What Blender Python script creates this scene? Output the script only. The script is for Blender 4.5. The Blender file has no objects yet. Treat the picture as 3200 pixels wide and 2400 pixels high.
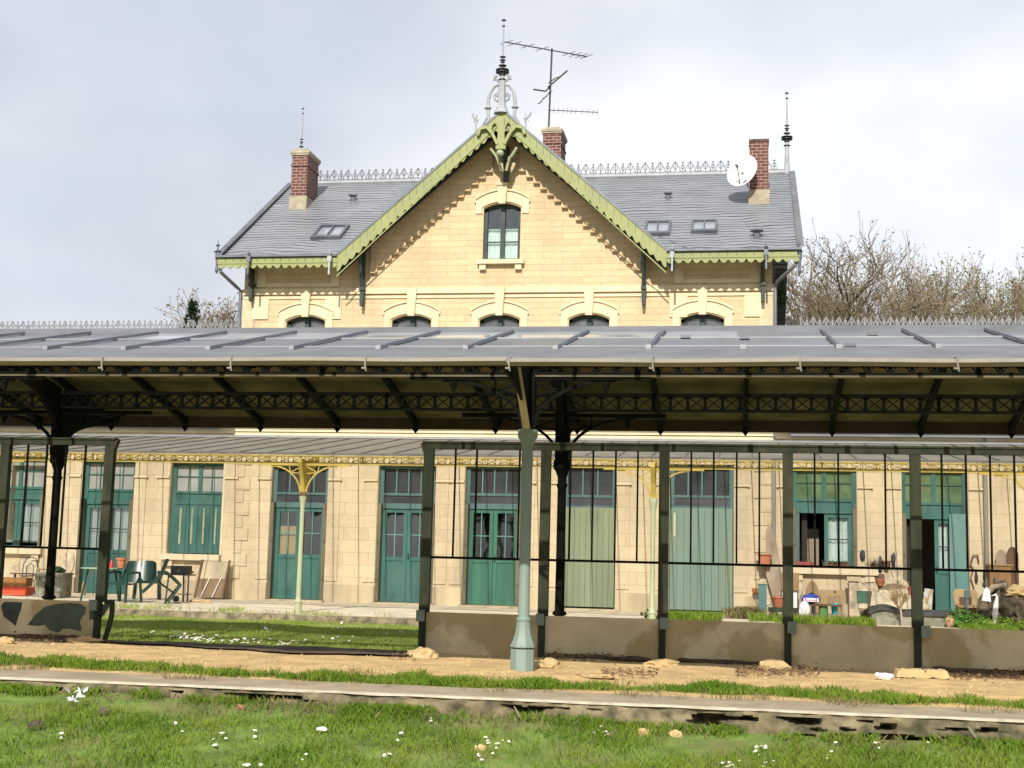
import bpy, math, random
import numpy as np
from mathutils import Vector, Matrix, noise as mnoise
random.seed(7); rng = np.random.default_rng(7)
sc = bpy.context.scene; COL = sc.collection
# ---------------------------------------------------------------- camera (solved from the photograph's vanishing points)
FPX, EYE = 4208.7, 1.08
yw, pt, rl = [math.radians(a) for a in (9.67, 7.5, 1.431)]
FW = Vector((-math.sin(yw)*math.cos(pt), math.cos(yw)*math.cos(pt), math.sin(pt)))
rt = Vector((math.cos(yw), math.sin(yw), 0)); up = rt.cross(FW)
RT = math.cos(rl)*rt + math.sin(rl)*up; UP = -math.sin(rl)*rt + math.cos(rl)*up
cam = bpy.data.objects.new('camera', bpy.data.cameras.new('camera')); COL.objects.link(cam)
cam.matrix_world = Matrix(((RT.x, UP.x, -FW.x, 0), (RT.y, UP.y, -FW.y, 0), (RT.z, UP.z, -FW.z, EYE), (0, 0, 0, 1)))
cam.data.sensor_width = 36; cam.data.lens = FPX/3200*36; cam.data.clip_end = 3000; cam.data.clip_start = .1
sc.camera = cam
K = 3200/2212
def ray(px, py): return RT*((px*K-1600)/FPX) + UP*((1200-py*K)/FPX) + FW
def at(px, py, Y):                       # measured pixel -> (X, Z) on the vertical plane at depth Y
    d = ray(px, py); t = Y/d.y; return d.x*t, EYE+d.z*t
def ground(px, py, z=0.):                # measured pixel -> (X, Y) on level ground z
    d = ray(px, py); t = (z-EYE)/d.z; return d.x*t, d.y*t
# ---------------------------------------------------------------- materials
def nd(nt, t, **k):
    n = nt.nodes.new(t)
    for a, b in k.items(): setattr(n, a, b)
    return n
def newmat(name):
    m = bpy.data.materials.new(name); m.use_nodes = True; nt = m.node_tree
    bs = nt.nodes['Principled BSDF']; g = nd(nt, 'ShaderNodeNewGeometry')
    return m, nt, bs, g.outputs['Position']
def mixc(nt, fac, a, b, mode='MIX'):
    n = nd(nt, 'ShaderNodeMix', data_type='RGBA', blend_type=mode)
    for s, v in ((n.inputs['Factor'], fac), (n.inputs[6], a), (n.inputs[7], b)):
        if isinstance(v, (int, float)): s.default_value = v
        elif isinstance(v, tuple): s.default_value = v+(1,) if len(v) == 3 else v
        else: nt.links.new(v, s)
    return n.outputs[2]
def noisef(nt, pos, scale, detail=3, stretch=(1, 1, 1), lo=.35, hi=.65, rough=.55):
    mp = nd(nt, 'ShaderNodeMapping'); mp.inputs['Scale'].default_value = stretch; nt.links.new(pos, mp.inputs['Vector'])
    n = nd(nt, 'ShaderNodeTexNoise'); n.inputs['Scale'].default_value = scale; n.inputs['Detail'].default_value = detail; n.inputs['Roughness'].default_value = rough
    nt.links.new(mp.outputs[0], n.inputs['Vector'])
    r = nd(nt, 'ShaderNodeMapRange'); r.inputs[1].default_value = lo; r.inputs[2].default_value = hi
    nt.links.new(n.outputs['Fac'], r.inputs[0]); return r.outputs[0]
def bump(nt, bs, h, strength=.3, dist=.02):
    b = nd(nt, 'ShaderNodeBump'); b.inputs['Strength'].default_value = strength; b.inputs['Distance'].default_value = dist
    nt.links.new(h, b.inputs['Height']); nt.links.new(b.outputs[0], bs.inputs['Normal'])
def M(name, col, rough=.7, var=.2, scale=4, metal=0., dirt=None, dscale=1.5, damt=.5, streak=False, bmp=.15, bscale=60, spec=.5, dlo=.48, dhi=.72):
    m, nt, bs, pos = newmat(name)
    st = (1, 1, .15) if streak else (1, 1, 1)
    f = noisef(nt, pos, scale, 4, st)
    c = mixc(nt, f, tuple(x*(1-var) for x in col), tuple(min(1, x*(1+var)) for x in col))
    if dirt:
        f2 = noisef(nt, pos, dscale, 5, (1, 1, .35) if streak else (1, 1, 1), dlo, dhi)
        mu = nd(nt, 'ShaderNodeMath', operation='MULTIPLY'); nt.links.new(f2, mu.inputs[0]); mu.inputs[1].default_value = damt
        c = mixc(nt, mu.outputs[0], c, dirt)
    nt.links.new(c, bs.inputs['Base Color'])
    bs.inputs['Roughness'].default_value = rough; bs.inputs['Metallic'].default_value = metal
    bs.inputs['Specular IOR Level'].default_value = spec
    if bmp: bump(nt, bs, noisef(nt, pos, bscale, 3, st, 0, 1), bmp, .01)
    return m
def coursed(name, c1, c2, mortar, bw, bh, ms, dirt, distort=0., wav=1., zs=1., damt=.4, bstr=.4, rough=.85, streak=(1, 1, .2), mb=0.):
    m, nt, bs, pos = newmat(name)
    sx = nd(nt, 'ShaderNodeSeparateXYZ'); nt.links.new(pos, sx.inputs[0])
    ad = nd(nt, 'ShaderNodeMath', operation='ADD'); nt.links.new(sx.outputs[0], ad.inputs[0]); nt.links.new(sx.outputs[1], ad.inputs[1])
    mz = nd(nt, 'ShaderNodeMath', operation='MULTIPLY'); nt.links.new(sx.outputs[2], mz.inputs[0]); mz.inputs[1].default_value = zs
    zz = mz.outputs[0]
    if distort:
        dn = noisef(nt, pos, wav, 2, (1, 1, 1), 0, 1)
        mm = nd(nt, 'ShaderNodeMath', operation='MULTIPLY_ADD'); nt.links.new(dn, mm.inputs[0]); mm.inputs[1].default_value = distort; nt.links.new(zz, mm.inputs[2]); zz = mm.outputs[0]
    cb = nd(nt, 'ShaderNodeCombineXYZ'); nt.links.new(ad.outputs[0], cb.inputs[0]); nt.links.new(zz, cb.inputs[1])
    br = nd(nt, 'ShaderNodeTexBrick'); nt.links.new(cb.outputs[0], br.inputs['Vector'])
    br.inputs['Scale'].default_value = 1; br.inputs['Brick Width'].default_value = bw; br.inputs['Row Height'].default_value = bh
    br.inputs['Mortar Size'].default_value = ms; br.inputs['Mortar Smooth'].default_value = .3; br.inputs['Bias'].default_value = 0
    br.inputs['Color1'].default_value = c1+(1,); br.inputs['Color2'].default_value = c2+(1,); br.inputs['Mortar'].default_value = mortar+(1,)
    f2 = noisef(nt, pos, 1.3, 6, streak, .45, .75)
    mu = nd(nt, 'ShaderNodeMath', operation='MULTIPLY'); nt.links.new(f2, mu.inputs[0]); mu.inputs[1].default_value = damt
    c = mixc(nt, mu.outputs[0], br.outputs['Color'], dirt)
    f3 = noisef(nt, pos, 9, 4, (1, 1, 1), .3, .7)
    c = mixc(nt, f3, c, mixc(nt, 1., c, (.9, .88, .85), 'MULTIPLY'))
    nt.links.new(c, bs.inputs['Base Color']); bs.inputs['Roughness'].default_value = rough
    iv = nd(nt, 'ShaderNodeMath', operation='SUBTRACT'); iv.inputs[0].default_value = 1; nt.links.new(br.outputs['Fac'], iv.inputs[1])
    h = nd(nt, 'ShaderNodeMath', operation='MULTIPLY_ADD'); nt.links.new(noisef(nt, pos, 40, 4, (1, 1, 1), 0, 1), h.inputs[0]); h.inputs[1].default_value = .25; nt.links.new(iv.outputs[0], h.inputs[2])
    bump(nt, bs, h.outputs[0], bstr, .012)
    return m
def dusty_glass(name, col, clear=.6, rough=.3, tint=(1, 1, 1), lo=.3, hi=.8):       # dust looks denser at a grazing view
    m, nt, bs, pos = newmat(name); bs.inputs['Specular IOR Level'].default_value = .15 if rough > .8 else .5
    f = noisef(nt, pos, 2, 5)
    nt.links.new(mixc(nt, f, tuple(c*.85 for c in col), tuple(c*1.12 for c in col)), bs.inputs['Base Color'])
    bs.inputs['Roughness'].default_value = rough
    tr = nd(nt, 'ShaderNodeBsdfTransparent'); tr.inputs[0].default_value = tint+(1,)
    lw = nd(nt, 'ShaderNodeLayerWeight'); lw.inputs['Blend'].default_value = .5
    r = nd(nt, 'ShaderNodeMapRange'); r.inputs[1].default_value = lo; r.inputs[2].default_value = hi; r.inputs[3].default_value = 1-clear; r.inputs[4].default_value = 1
    nt.links.new(lw.outputs['Facing'], r.inputs[0])
    mx = nd(nt, 'ShaderNodeMixShader'); nt.links.new(r.outputs[0], mx.inputs[0]); nt.links.new(tr.outputs[0], mx.inputs[1]); nt.links.new(bs.outputs[0], mx.inputs[2])
    nt.links.new(mx.outputs[0], nt.nodes['Material Output'].inputs[0])
    return m
def pane_mat(name, clear=.75, tint=(.9, .95, .92)):                    # thin window glass
    m, nt, bs, pos = newmat(name)
    gl = nd(nt, 'ShaderNodeBsdfGlossy'); gl.inputs['Roughness'].default_value = .03; gl.inputs[0].default_value = (.9, .95, 1, 1)
    bu = nd(nt, 'ShaderNodeBump'); bu.inputs['Strength'].default_value = .08; bu.inputs['Distance'].default_value = .02
    nt.links.new(noisef(nt, pos, 2.5, 1, (1, 1, 1), 0, 1), bu.inputs['Height']); nt.links.new(bu.outputs[0], gl.inputs['Normal'])
    tr = nd(nt, 'ShaderNodeBsdfTransparent'); tr.inputs[0].default_value = tint+(1,)
    fr = nd(nt, 'ShaderNodeFresnel'); fr.inputs[0].default_value = 1.5
    ad = nd(nt, 'ShaderNodeMath', operation='ADD', use_clamp=True); nt.links.new(fr.outputs[0], ad.inputs[0]); ad.inputs[1].default_value = (1-clear)*.5
    mx = nd(nt, 'ShaderNodeMixShader'); nt.links.new(ad.outputs[0], mx.inputs[0]); nt.links.new(tr.outputs[0], mx.inputs[1]); nt.links.new(gl.outputs[0], mx.inputs[2])
    nt.links.new(mx.outputs[0], nt.nodes['Material Output'].inputs[0])
    return m
def foliage(name, c1, c2, scale=6, rough=.6, trans=.3):
    m, nt, bs, pos = newmat(name)
    f = noisef(nt, pos, scale, 3); f2 = noisef(nt, pos, 37, 2)
    c = mixc(nt, f, c1, c2); c = mixc(nt, f2, mixc(nt, 1., c, (.7, .75, .7), 'MULTIPLY'), c)
    nt.links.new(c, bs.inputs['Base Color']); bs.inputs['Roughness'].default_value = rough; bs.inputs['Specular IOR Level'].default_value = .25
    if trans:
        tl = nd(nt, 'ShaderNodeBsdfTranslucent'); nt.links.new(c, tl.inputs[0])
        mx = nd(nt, 'ShaderNodeMixShader'); mx.inputs[0].default_value = trans
        nt.links.new(bs.outputs[0], mx.inputs[1]); nt.links.new(tl.outputs[0], mx.inputs[2]); nt.links.new(mx.outputs[0], nt.nodes['Material Output'].inputs[0])
    return m
stone_up = coursed('limestone_fine', (.645, .505, .31), (.565, .44, .27), (.37, .28, .17), .95, .156, .006, (.42, .325, .2), damt=.55, bstr=.25)
stone_lo = coursed('limestone_blocks', (.67, .56, .37), (.60, .495, .325), (.43, .355, .24), .62, .3, .006, (.38, .31, .2), damt=.75, bstr=.3)
stone_plain = M('dressed_limestone', (.64, .54, .36), .85, .08, 3, dirt=(.42, .34, .22), damt=.4, streak=True, bmp=.2)
stone_worn = M('weathered_limestone', (.50, .41, .26), .9, .2, 2, dirt=(.22, .2, .15), damt=.7, streak=True, bmp=.3)  # greyer worn limestone
render_patch = M('crumbling_render', (.55, .46, .32), .95, .25, 7, dirt=(.25, .21, .15), dscale=4, damt=.8, bmp=.6, bscale=25)
slate = coursed('slate', (.225, .24, .26), (.195, .21, .232), (.03, .032, .036), 60., .21, .032, (.26, .275, .295), distort=.55, wav=.8, zs=2.0, damt=.5, bstr=.5, rough=.42, streak=(1, 1, 1))
zinc = M('zinc_sheet', (.145, .15, .156), .55, .16, 2, metal=.15, dirt=(.2, .2, .2), damt=.4, bmp=.05, bscale=8)
pipe_m = M('grey_downpipe', (.23, .22, .2), .6, .15, 4, dirt=(.3, .25, .18), damt=.6, streak=True)
zinc_d = M('dark_zinc', (.13, .14, .16), .45, .2, 3, metal=.3, bmp=.05)
zinc_pale = M('pale_zinc', (.27, .28, .29), .45, .12, 3, metal=.2, bmp=.05)
zinc_ribbed = M('lead_roll', (.115, .125, .15), .5, .2, 3, metal=.2, bmp=.05)
glass_roof = dusty_glass('dusty_roof_glass', (.115, .12, .124), .75, .34)
glass_clean = dusty_glass('clean_roof_glass', (.42, .43, .45), .62, .07)
awning_sun_pass = dusty_glass('sun_passing_awning', (.175, .16, .128), .72, .9)  # awning roof made see-through so sun reaches the facade
gutter_m = M('gutter_flaking_paint', (.26, .228, .19), .7, .15, 5, dirt=(.22, .18, .13), dscale=5, damt=.8, bmp=.3)
board_m = M('ceiling_boards', (.155, .125, .075), .85, .3, 2.5, dirt=(.05, .04, .025), damt=.6, bmp=.1)
fascia_m = M('brown_fascia', (.06, .045, .03), .85, .25, 3, bmp=.1)
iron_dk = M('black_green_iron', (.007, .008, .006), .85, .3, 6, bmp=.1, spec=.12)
post_m = M('olive_green_paint', (.034, .042, .024), .75, .25, 5, dirt=(.10, .08, .05), dscale=6, damt=.5, streak=True, spec=.2)
postcap_m = M('grey_green_paint', (.20, .24, .19), .65, .2, 5)
col_m = M('pale_green_column_paint', (.205, .275, .24), .6, .12, 3, dirt=(.17, .2, .15), dscale=5, damt=.5, streak=True)
brace_m = M('cream_painted_strip', (.42, .38, .26), .7, .15, 4)
concrete_p = M('stained_concrete_panel', (.70, .575, .345), .92, .18, 1.6, dirt=(.36, .25, .09), dscale=1.25, damt=.62, dlo=.50, dhi=.56, bmp=.3, bscale=30)
concrete_e = M('platform_edging', (.34, .275, .18), .92, .2, 3, dirt=(.21, .175, .11), damt=.7, bmp=.3, bscale=40)
concrete_f = M('mossy_kerb_face', (.19, .155, .09), .95, .45, 5, dirt=(.035, .038, .016), dscale=7, damt=.95, bmp=.8, bscale=18)
white_line = M('worn_white_edge_paint', (.54, .48, .36), .8, .12, 8, dirt=(.28, .24, .17), dscale=9, damt=.6)
sand_m = M('sandy_platform', (.56, .39, .175), .95, .2, 2.5, dirt=(.30, .20, .10), dscale=6, damt=.5, bmp=.5, bscale=35)
soil_shadow_m = M('soil_and_painted_shadow', (.085, .055, .032), .95, .4, 5, bmp=.8, bscale=18)
pale_ground = M('pale_gravel', (.58, .51, .37), .95, .15, 2, dirt=(.33, .29, .19), dscale=1.2, damt=.7, bmp=.4, bscale=40)
lawn_m = M('lawn_soil', (.27, .33, .085), .95, .3, 3, dirt=(.2, .16, .07), dscale=1.4, damt=.5, bmp=.3)
track_m = M('grassy_soil', (.12, .185, .03), .95, .3, 4, dirt=(.19, .145, .06), dscale=2.2, damt=.75, bmp=.5)
field_m = M('field_grass', (.08, .1, .03), .95, .3, .3, bmp=0)
teal = M('teal_door_paint', (.03, .115, .095), .55, .3, 2.5, dirt=(.075, .16, .135), dscale=3, damt=.8, streak=True, bmp=.05)
teal_pale = M('faded_teal_paint', (.10, .24, .22), .6, .18, 3, dirt=(.2, .26, .22), damt=.6, streak=True, bmp=.05)
teal_grey = M('grey_teal_frame', (.075, .15, .145), .6, .2, 3, streak=True, bmp=.05)
board_green = M('sage_boarding', (.215, .25, .155), .75, .14, 2, dirt=(.13, .15, .08), dscale=1.5, damt=.75, streak=True, bmp=.1)
board_teal = M('weathered_teal_boarding', (.15, .225, .18), .7, .15, 2, dirt=(.23, .26, .15), dscale=1.3, damt=.8, streak=True, bmp=.1)
transom_dk = M('dark_transom_glass', (.045, .05, .052), .12, .35, 1.5, bmp=.0, spec=.8)
transom_gr = M('green_reflection_glass', (.10, .17, .085), .12, .3, 2, dirt=(.22, .28, .14), damt=.6, bmp=0, spec=.8)  # green reflection painted into the glass colour
lime = M('lime_green_bargeboard', (.265, .285, .11), .6, .07, 3, dirt=(.18, .2, .09), damt=.5, bmp=.05)
dkgreen = M('dark_green_timber', (.022, .04, .034), .6, .3, 4, bmp=.05)
dkwood = M('black_stained_timber', (.02, .02, .022), .6, .3, 4, bmp=.05)
soffit_m = M('grey_soffit', (.33, .285, .22), .85, .08, 2, bmp=.05)
yellow = M('mustard_iron_paint', (.38, .27, .042), .6, .15, 4, dirt=(.27, .18, .05), dscale=7, damt=.6)
cream_col = M('pale_cream_green_paint', (.34, .365, .215), .6, .12, 4, dirt=(.36, .42, .3), damt=.5, streak=True)
brick = coursed('red_brick', (.115, .036, .028), (.16, .055, .04), (.34, .28, .24), .22, .085, .010, (.12, .06, .045), damt=.4, bstr=.6)
cement = M('chimney_cement', (.40, .345, .25), .95, .2, 6, dirt=(.2, .17, .12), damt=.6, bmp=.3)
pale_iron = M('pale_grey_iron', (.33, .35, .36), .5, .15, 6)
wing_iron = M('mid_grey_iron', (.24, .25, .26), .5, .3, 9)
grey_iron = M('grey_iron', (.12, .125, .135), .5, .3, 12)
dark_iron = M('dark_iron', (.03, .03, .032), .5, .3, 6)
alu = M('antenna_metal', (.09, .085, .08), .4, .2, 6, metal=.5)
white_paint = M('white_paint', (.78, .78, .76), .5, .05, 4)
dish_m = M('off_white_dish', (.80, .79, .74), .45, .04, 3, bmp=0)
pane = pane_mat('window_glass', .9); pane_thin = pane_mat('clear_window_glass', .95)
curtain_or_reflection = M('white_curtain_or_reflection', (.75, .76, .74), .9, .1, 9, streak=True, bmp=.3, bscale=14)
curtain_g = M('grey_white_curtain', (.50, .51, .49), .9, .12, 6, streak=True, bmp=.3, bscale=10)
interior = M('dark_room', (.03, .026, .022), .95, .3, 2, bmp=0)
plywood = M('plywood', (.48, .28, .10), .7, .12, 3, streak=True)
oldwood = M('brown_old_wood', (.13, .075, .038), .8, .3, 4, streak=True)
paperwood = M('tan_wood', (.30, .20, .095), .8, .2, 4, streak=True)
driftwood = M('grey_weathered_wood', (.30, .24, .17), .9, .3, 5, streak=True, bmp=.4)
jamb_m = M('brown_grey_shutter', (.14, .125, .075), .7, .25, 4, streak=True)
plastic_g = M('dark_green_plastic', (.010, .038, .027), .35, .15, 5, bmp=0)
terracotta = M('terracotta', (.42, .15, .07), .85, .15, 8)
red_p = M('red_plastic', (.50, .03, .03), .4, .1, 5, bmp=0); orange_p = M('orange_red_plastic', (.55, .06, .02), .45, .12, 5, bmp=0)
blue_p = M('blue_sack_plastic', (.03, .07, .35), .35, .2, 12, bmp=.4, bscale=14); pink_p = M('pink_print', (.62, .2, .4), .5, .2, 20, bmp=0)
white_p = M('white_plastic', (.75, .75, .76), .5, .08, 6, bmp=.2, bscale=12); cyan_p = M('cyan_plastic', (.02, .35, .45), .4, .15, 8)
stonegrey = M('grey_stone_trough', (.22, .21, .16), .95, .3, 5, dirt=(.1, .11, .06), dscale=4, damt=.7, bmp=.5)
tarp_w = M('cream_tarpaulin', (.52, .45, .31), .8, .1, 4, bmp=.4, bscale=9); tarp_k = M('black_tarpaulin', (.035, .034, .036), .5, .3, 5, bmp=.4, bscale=9)
rockm = M('brown_rock', (.075, .057, .036), .95, .5, 6, dirt=(.26, .21, .14), dscale=5, damt=.7, bmp=.8, bscale=14)
sandstone = M('sandstone_block', (.48, .35, .17), .95, .15, 6, dirt=(.26, .19, .10), damt=.5, bmp=.5, bscale=22)
wicker = M('brown_wicker', (.20, .15, .09), .9, .3, 25, bmp=.5, bscale=60)
mural_a = M('faded_green_mural_paint', (.085, .105, .07), .9, .2, 5, dirt=(.16, .14, .09), dscale=6, damt=.5)
mural_b = M('blue_black_mural_paint', (.05, .06, .06), .9, .2, 5, dirt=(.12, .11, .08), dscale=6, damt=.5)
grass_a = foliage('grass_blades', (.12, .225, .014), (.255, .33, .042), 1.6)
grass_b = foliage('lawn_blades', (.27, .36, .06), (.40, .45, .12), 1.2)
grass_dry = foliage('dry_grass', (.30, .24, .11), (.22, .2, .08), 3)
leaf_bright = foliage('bright_leaves', (.08, .22, .025), (.14, .3, .05), 8)
leaf_dark = foliage('dark_leaves', (.03, .07, .02), (.06, .1, .03), 8)
conifer_m = foliage('conifer_needles', (.02, .04, .02), (.05, .07, .035), 3)
bud_m = foliage('spring_buds', (.24, .18, .10), (.22, .2, .085), .25)
bud_g = foliage('fresh_buds', (.18, .22, .06), (.26, .24, .09), .3)
bush_m = foliage('brown_brush', (.235, .18, .09), (.19, .205, .06), .12)
bark = M('tree_bark', (.10, .08, .06), .95, .3, 3)
twig_m = M('twigs', (.19, .145, .10), .95, .3, .6, bmp=0)
petal = M('daisy_petals', (.85, .85, .84), .7, .03, 9, bmp=0); daisy_y = M('daisy_centre', (.6, .42, .03), .7, .1, 9, bmp=0)
litter_m = M('dead_leaves', (.19, .115, .06), .95, .5, 30, bmp=0)
# ---------------------------------------------------------------- mesh helpers
BASE = {}
class MB:
    def __init__(s): s.v = []; s.f = []
    def add(s, vs, fs):
        n = len(s.v); s.v += [tuple(v) for v in vs]; s.f += [tuple(i+n for i in f) for f in fs]; return s
    def box(s, x0, x1, y0, y1, z0, z1):
        if x0 > x1: x0, x1 = x1, x0
        if y0 > y1: y0, y1 = y1, y0
        if z0 > z1: z0, z1 = z1, z0
        return s.add([(x0, y0, z0), (x1, y0, z0), (x1, y1, z0), (x0, y1, z0), (x0, y0, z1), (x1, y0, z1), (x1, y1, z1), (x0, y1, z1)],
                     [(0, 3, 2, 1), (4, 5, 6, 7), (0, 1, 5, 4), (1, 2, 6, 5), (2, 3, 7, 6), (3, 0, 4, 7)])
    def poly(s, pts): return s.add(pts, [tuple(range(len(pts)))])
    def ext(s, pts, d):                           # extrude a planar polygon by vector d
        n = len(pts); d = Vector(d); a = [Vector(p) for p in pts]; b = [p+d for p in a]
        return s.add(a+b, [tuple(range(n)), tuple(range(2*n-1, n-1, -1))]+[(i, i+n, (i+1) % n+n, (i+1) % n) for i in range(n)])
    def xz(s, pts, y0, y1): return s.ext([(x, y0, z) for x, z in pts], (0, y1-y0, 0))
    def yz(s, pts, x0, x1): return s.ext([(x0, y, z) for y, z in pts], (x1-x0, 0, 0))
    def xy(s, pts, z0, z1): return s.ext([(x, y, z0) for x, y in pts], (0, 0, z1-z0))
    def bar(s, p, q, w, h, upv=(0, 0, 1)):         # rectangular bar; w across, h along the up direction
        p = Vector(p); q = Vector(q); d = (q-p).normalized(); u = Vector(upv)
        sd = d.cross(u)
        if sd.length < 1e-4: sd = d.cross(Vector((1, 0, 0)))
        sd.normalize(); u = sd.cross(d); a = sd*(w/2); b = u*(h/2)
        return s.add([p-a-b, p+a-b, p+a+b, p-a+b, q-a-b, q+a-b, q+a+b, q-a+b], [(0, 3, 2, 1), (4, 5, 6, 7), (0, 1, 5, 4), (1, 2, 6, 5), (2, 3, 7, 6), (3, 0, 4, 7)])
    def tube(s, pts, r, n=8, cap=True):
        pts = [Vector(p) for p in pts]; rs = r if isinstance(r, (list, tuple)) else [r]*len(pts); vs = []; fs = []; pu = None
        for i, p in enumerate(pts):
            d = (pts[min(i+1, len(pts)-1)]-pts[max(i-1, 0)]).normalized()
            if pu is None: pu = d.orthogonal().normalized()
            pu = (pu-d*pu.dot(d))
            pu = pu.normalized() if pu.length > 1e-5 else d.orthogonal().normalized()
            w = d.cross(pu)
            for k in range(n):
                a = 2*math.pi*k/n; vs.append(p+(pu*math.cos(a)+w*math.sin(a))*rs[i])
        for i in range(len(pts)-1):
            for k in range(n): fs.append((i*n+k, i*n+(k+1) % n, (i+1)*n+(k+1) % n, (i+1)*n+k))
        if cap: fs += [tuple(range(n-1, -1, -1)), tuple(range((len(pts)-1)*n, len(pts)*n))]
        return s.add(vs, fs)
    def lathe(s, prof, cx, cy, n=16, ph=0.):
        vs = []; fs = []
        for r, z in prof:
            for k in range(n):
                a = 2*math.pi*k/n+ph; vs.append((cx+r*math.cos(a), cy+r*math.sin(a), z))
        for i in range(len(prof)-1):
            for k in range(n): fs.append((i*n+k, i*n+(k+1) % n, (i+1)*n+(k+1) % n, (i+1)*n+k))
        fs += [tuple(range(n-1, -1, -1)), tuple(range((len(prof)-1)*n, len(prof)*n))]
        return s.add(vs, fs)
    def sheet(s, fn, nu, nv):                     # grid surface fn(u,v)
        vs = [fn(i/nu, j/nv) for j in range(nv+1) for i in range(nu+1)]
        return s.add(vs, [(j*(nu+1)+i, j*(nu+1)+i+1, (j+1)*(nu+1)+i+1, (j+1)*(nu+1)+i) for j in range(nv) for i in range(nu)])
    def blob(s, c, r, rough=.25, seed=0, sub=2, flat=None):
        import bmesh
        b = bmesh.new(); bmesh.ops.create_icosphere(b, subdivisions=sub, radius=1); vs = []
        r = r if isinstance(r, tuple) else (r, r, r)
        for v in b.verts:
            k = 1+rough*(mnoise.noise(v.co*1.7+Vector((seed*3.1, seed, 0)))+.5*mnoise.noise(v.co*4+Vector((seed, 0, 9))))
            p = Vector((v.co.x*r[0]*k, v.co.y*r[1]*k, v.co.z*r[2]*k))
            if flat is not None and p.z < flat: p.z = flat
            vs.append(Vector(c)+p)
        b.verts.index_update(); fs = [tuple(v.index for v in f.verts) for f in b.faces]; b.free()
        return s.add(vs, fs)
    def build(s, name, mat, parent=None, loc=None, smooth=False):
        root = parent; base = Vector((0, 0, 0))
        if parent is not None: base = BASE[parent.name]
        elif loc is not None: base = Vector(loc)
        me = bpy.data.meshes.new(name); me.from_pydata([(x-base.x, y-base.y, z-base.z) for x, y, z in s.v], [], s.f)
        me.materials.append(mat); me.validate(); me.update()
        import bmesh
        b = bmesh.new(); b.from_mesh(me); bmesh.ops.recalc_face_normals(b, faces=b.faces); b.to_mesh(me); b.free()
        if smooth:
            me.polygons.foreach_set('use_smooth', [True]*len(me.polygons)); me.set_sharp_from_angle(angle=math.radians(38))
        o = bpy.data.objects.new(name, me); COL.objects.link(o); BASE[o.name] = base
        if parent is not None: o.parent = parent
        elif loc is not None: o.location = base
        return o
def tag(o, label=None, cat=None, group=None, kind=None):
    for k, v in (('label', label), ('category', cat), ('group', group), ('kind', kind)):
        if v: o[k] = v
    return o
def thing(name, label, cat, loc, group=None):
    o = bpy.data.objects.new(name, None); COL.objects.link(o); o.location = loc; BASE[o.name] = Vector(loc); o.empty_display_size = .2
    return tag(o, label, cat, group)
def kids(o): return [c for c in bpy.data.objects if c.parent == o]
def copy_tree(o, parent=None):
    ch = kids(o); c = o.copy(); COL.objects.link(c); BASE[c.name] = BASE[o.name].copy()
    if parent is not None: c.parent = parent
    for k in ch: copy_tree(k, c)
    return c
def arc(cx, cz, r, a0, a1, n, ry=None):
    ry = ry or r
    return [(cx+r*math.cos(math.radians(a0+(a1-a0)*i/n)), cz+ry*math.sin(math.radians(a0+(a1-a0)*i/n))) for i in range(n+1)]
# ---------------------------------------------------------------- ground
def zt(x, y):                                     # filled-in track bed falling gently towards the camera
    z = -.085-.016*(x+4) if x > -4 else -.085
    z -= max(0, min(1, (10.6-y)/2.6))*.34
    return z+.035*mnoise.noise(Vector((x*1.1, y*1.3, 3)))+.012*mnoise.noise(Vector((x*5, y*5, 1)))
def zl(x, y): return -.10+.03*mnoise.noise(Vector((x*.8, y*.8, 7)))
def zs(x, y):                                     # sandy platform
    z = .022*mnoise.noise(Vector((x*1.3, y*1.6, 5)))+.01*mnoise.noise(Vector((x*4, y*4, 2)))
    if y > 15.6: z -= .07*min(1, (y-15.6)/.6)
    if y > 16.35: z -= .035*min(1, (y-16.35)/.4)
    if y < 11.5: z *= max(0, (y-11.3)/.2)
    return z-.004
g = MB().sheet(lambda u, v: (-18+30*u, -8+18.62*v, zt(-18+30*u, -8+18.62*v)), 150, 110).build('track_bed', track_m, smooth=True); tag(g, kind='structure')
g = MB().sheet(lambda u, v: (-24+38*u, 11.38+5.56*v, zs(-24+38*u, 11.38+5.56*v)), 220, 48).build('platform', sand_m, smooth=True); tag(g, kind='structure')
g = MB().sheet(lambda u, v: (-24+38*u, 16.93+6.7*v, zl(-24+38*u, 16.93+6.7*v)), 120, 40).build('lawn', lawn_m, smooth=True); tag(g, kind='structure')
g = MB().sheet(lambda u, v: (-24+38*u, 23.62+8.3*v, .02*mnoise.noise(Vector((u*40, v*9, 4)))-.005), 120, 30).build('rear_platform', pale_ground, smooth=True); tag(g, kind='structure')
g = MB().poly([(-700, -120, -.75), (700, -120, -.75), (700, 1400, -.75), (-700, 1400, -.75)]).build('field', field_m); tag(g, kind='structure')
def kerb_sheet(y0, y1, zf, x0, x1, n):
    m = MB(); m.sheet(lambda u, v: (x0+(x1-x0)*u, y0+(y1-y0)*v+(.015*mnoise.noise(Vector((u*60, 0, 3))) if v == 0 else 0), zf(x0+(x1-x0)*u, v)), n, 3); return m
m = kerb_sheet(10.66, 11.42, lambda x, v: .012+.006*mnoise.noise(Vector((x*2, v*3, 0))), -24, 14, 240); o = m.build('platform_edging', concrete_e, smooth=True); tag(o, kind='structure')
m = MB(); n = 300                                 # worn white nosing: pieces with chipped gaps
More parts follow.
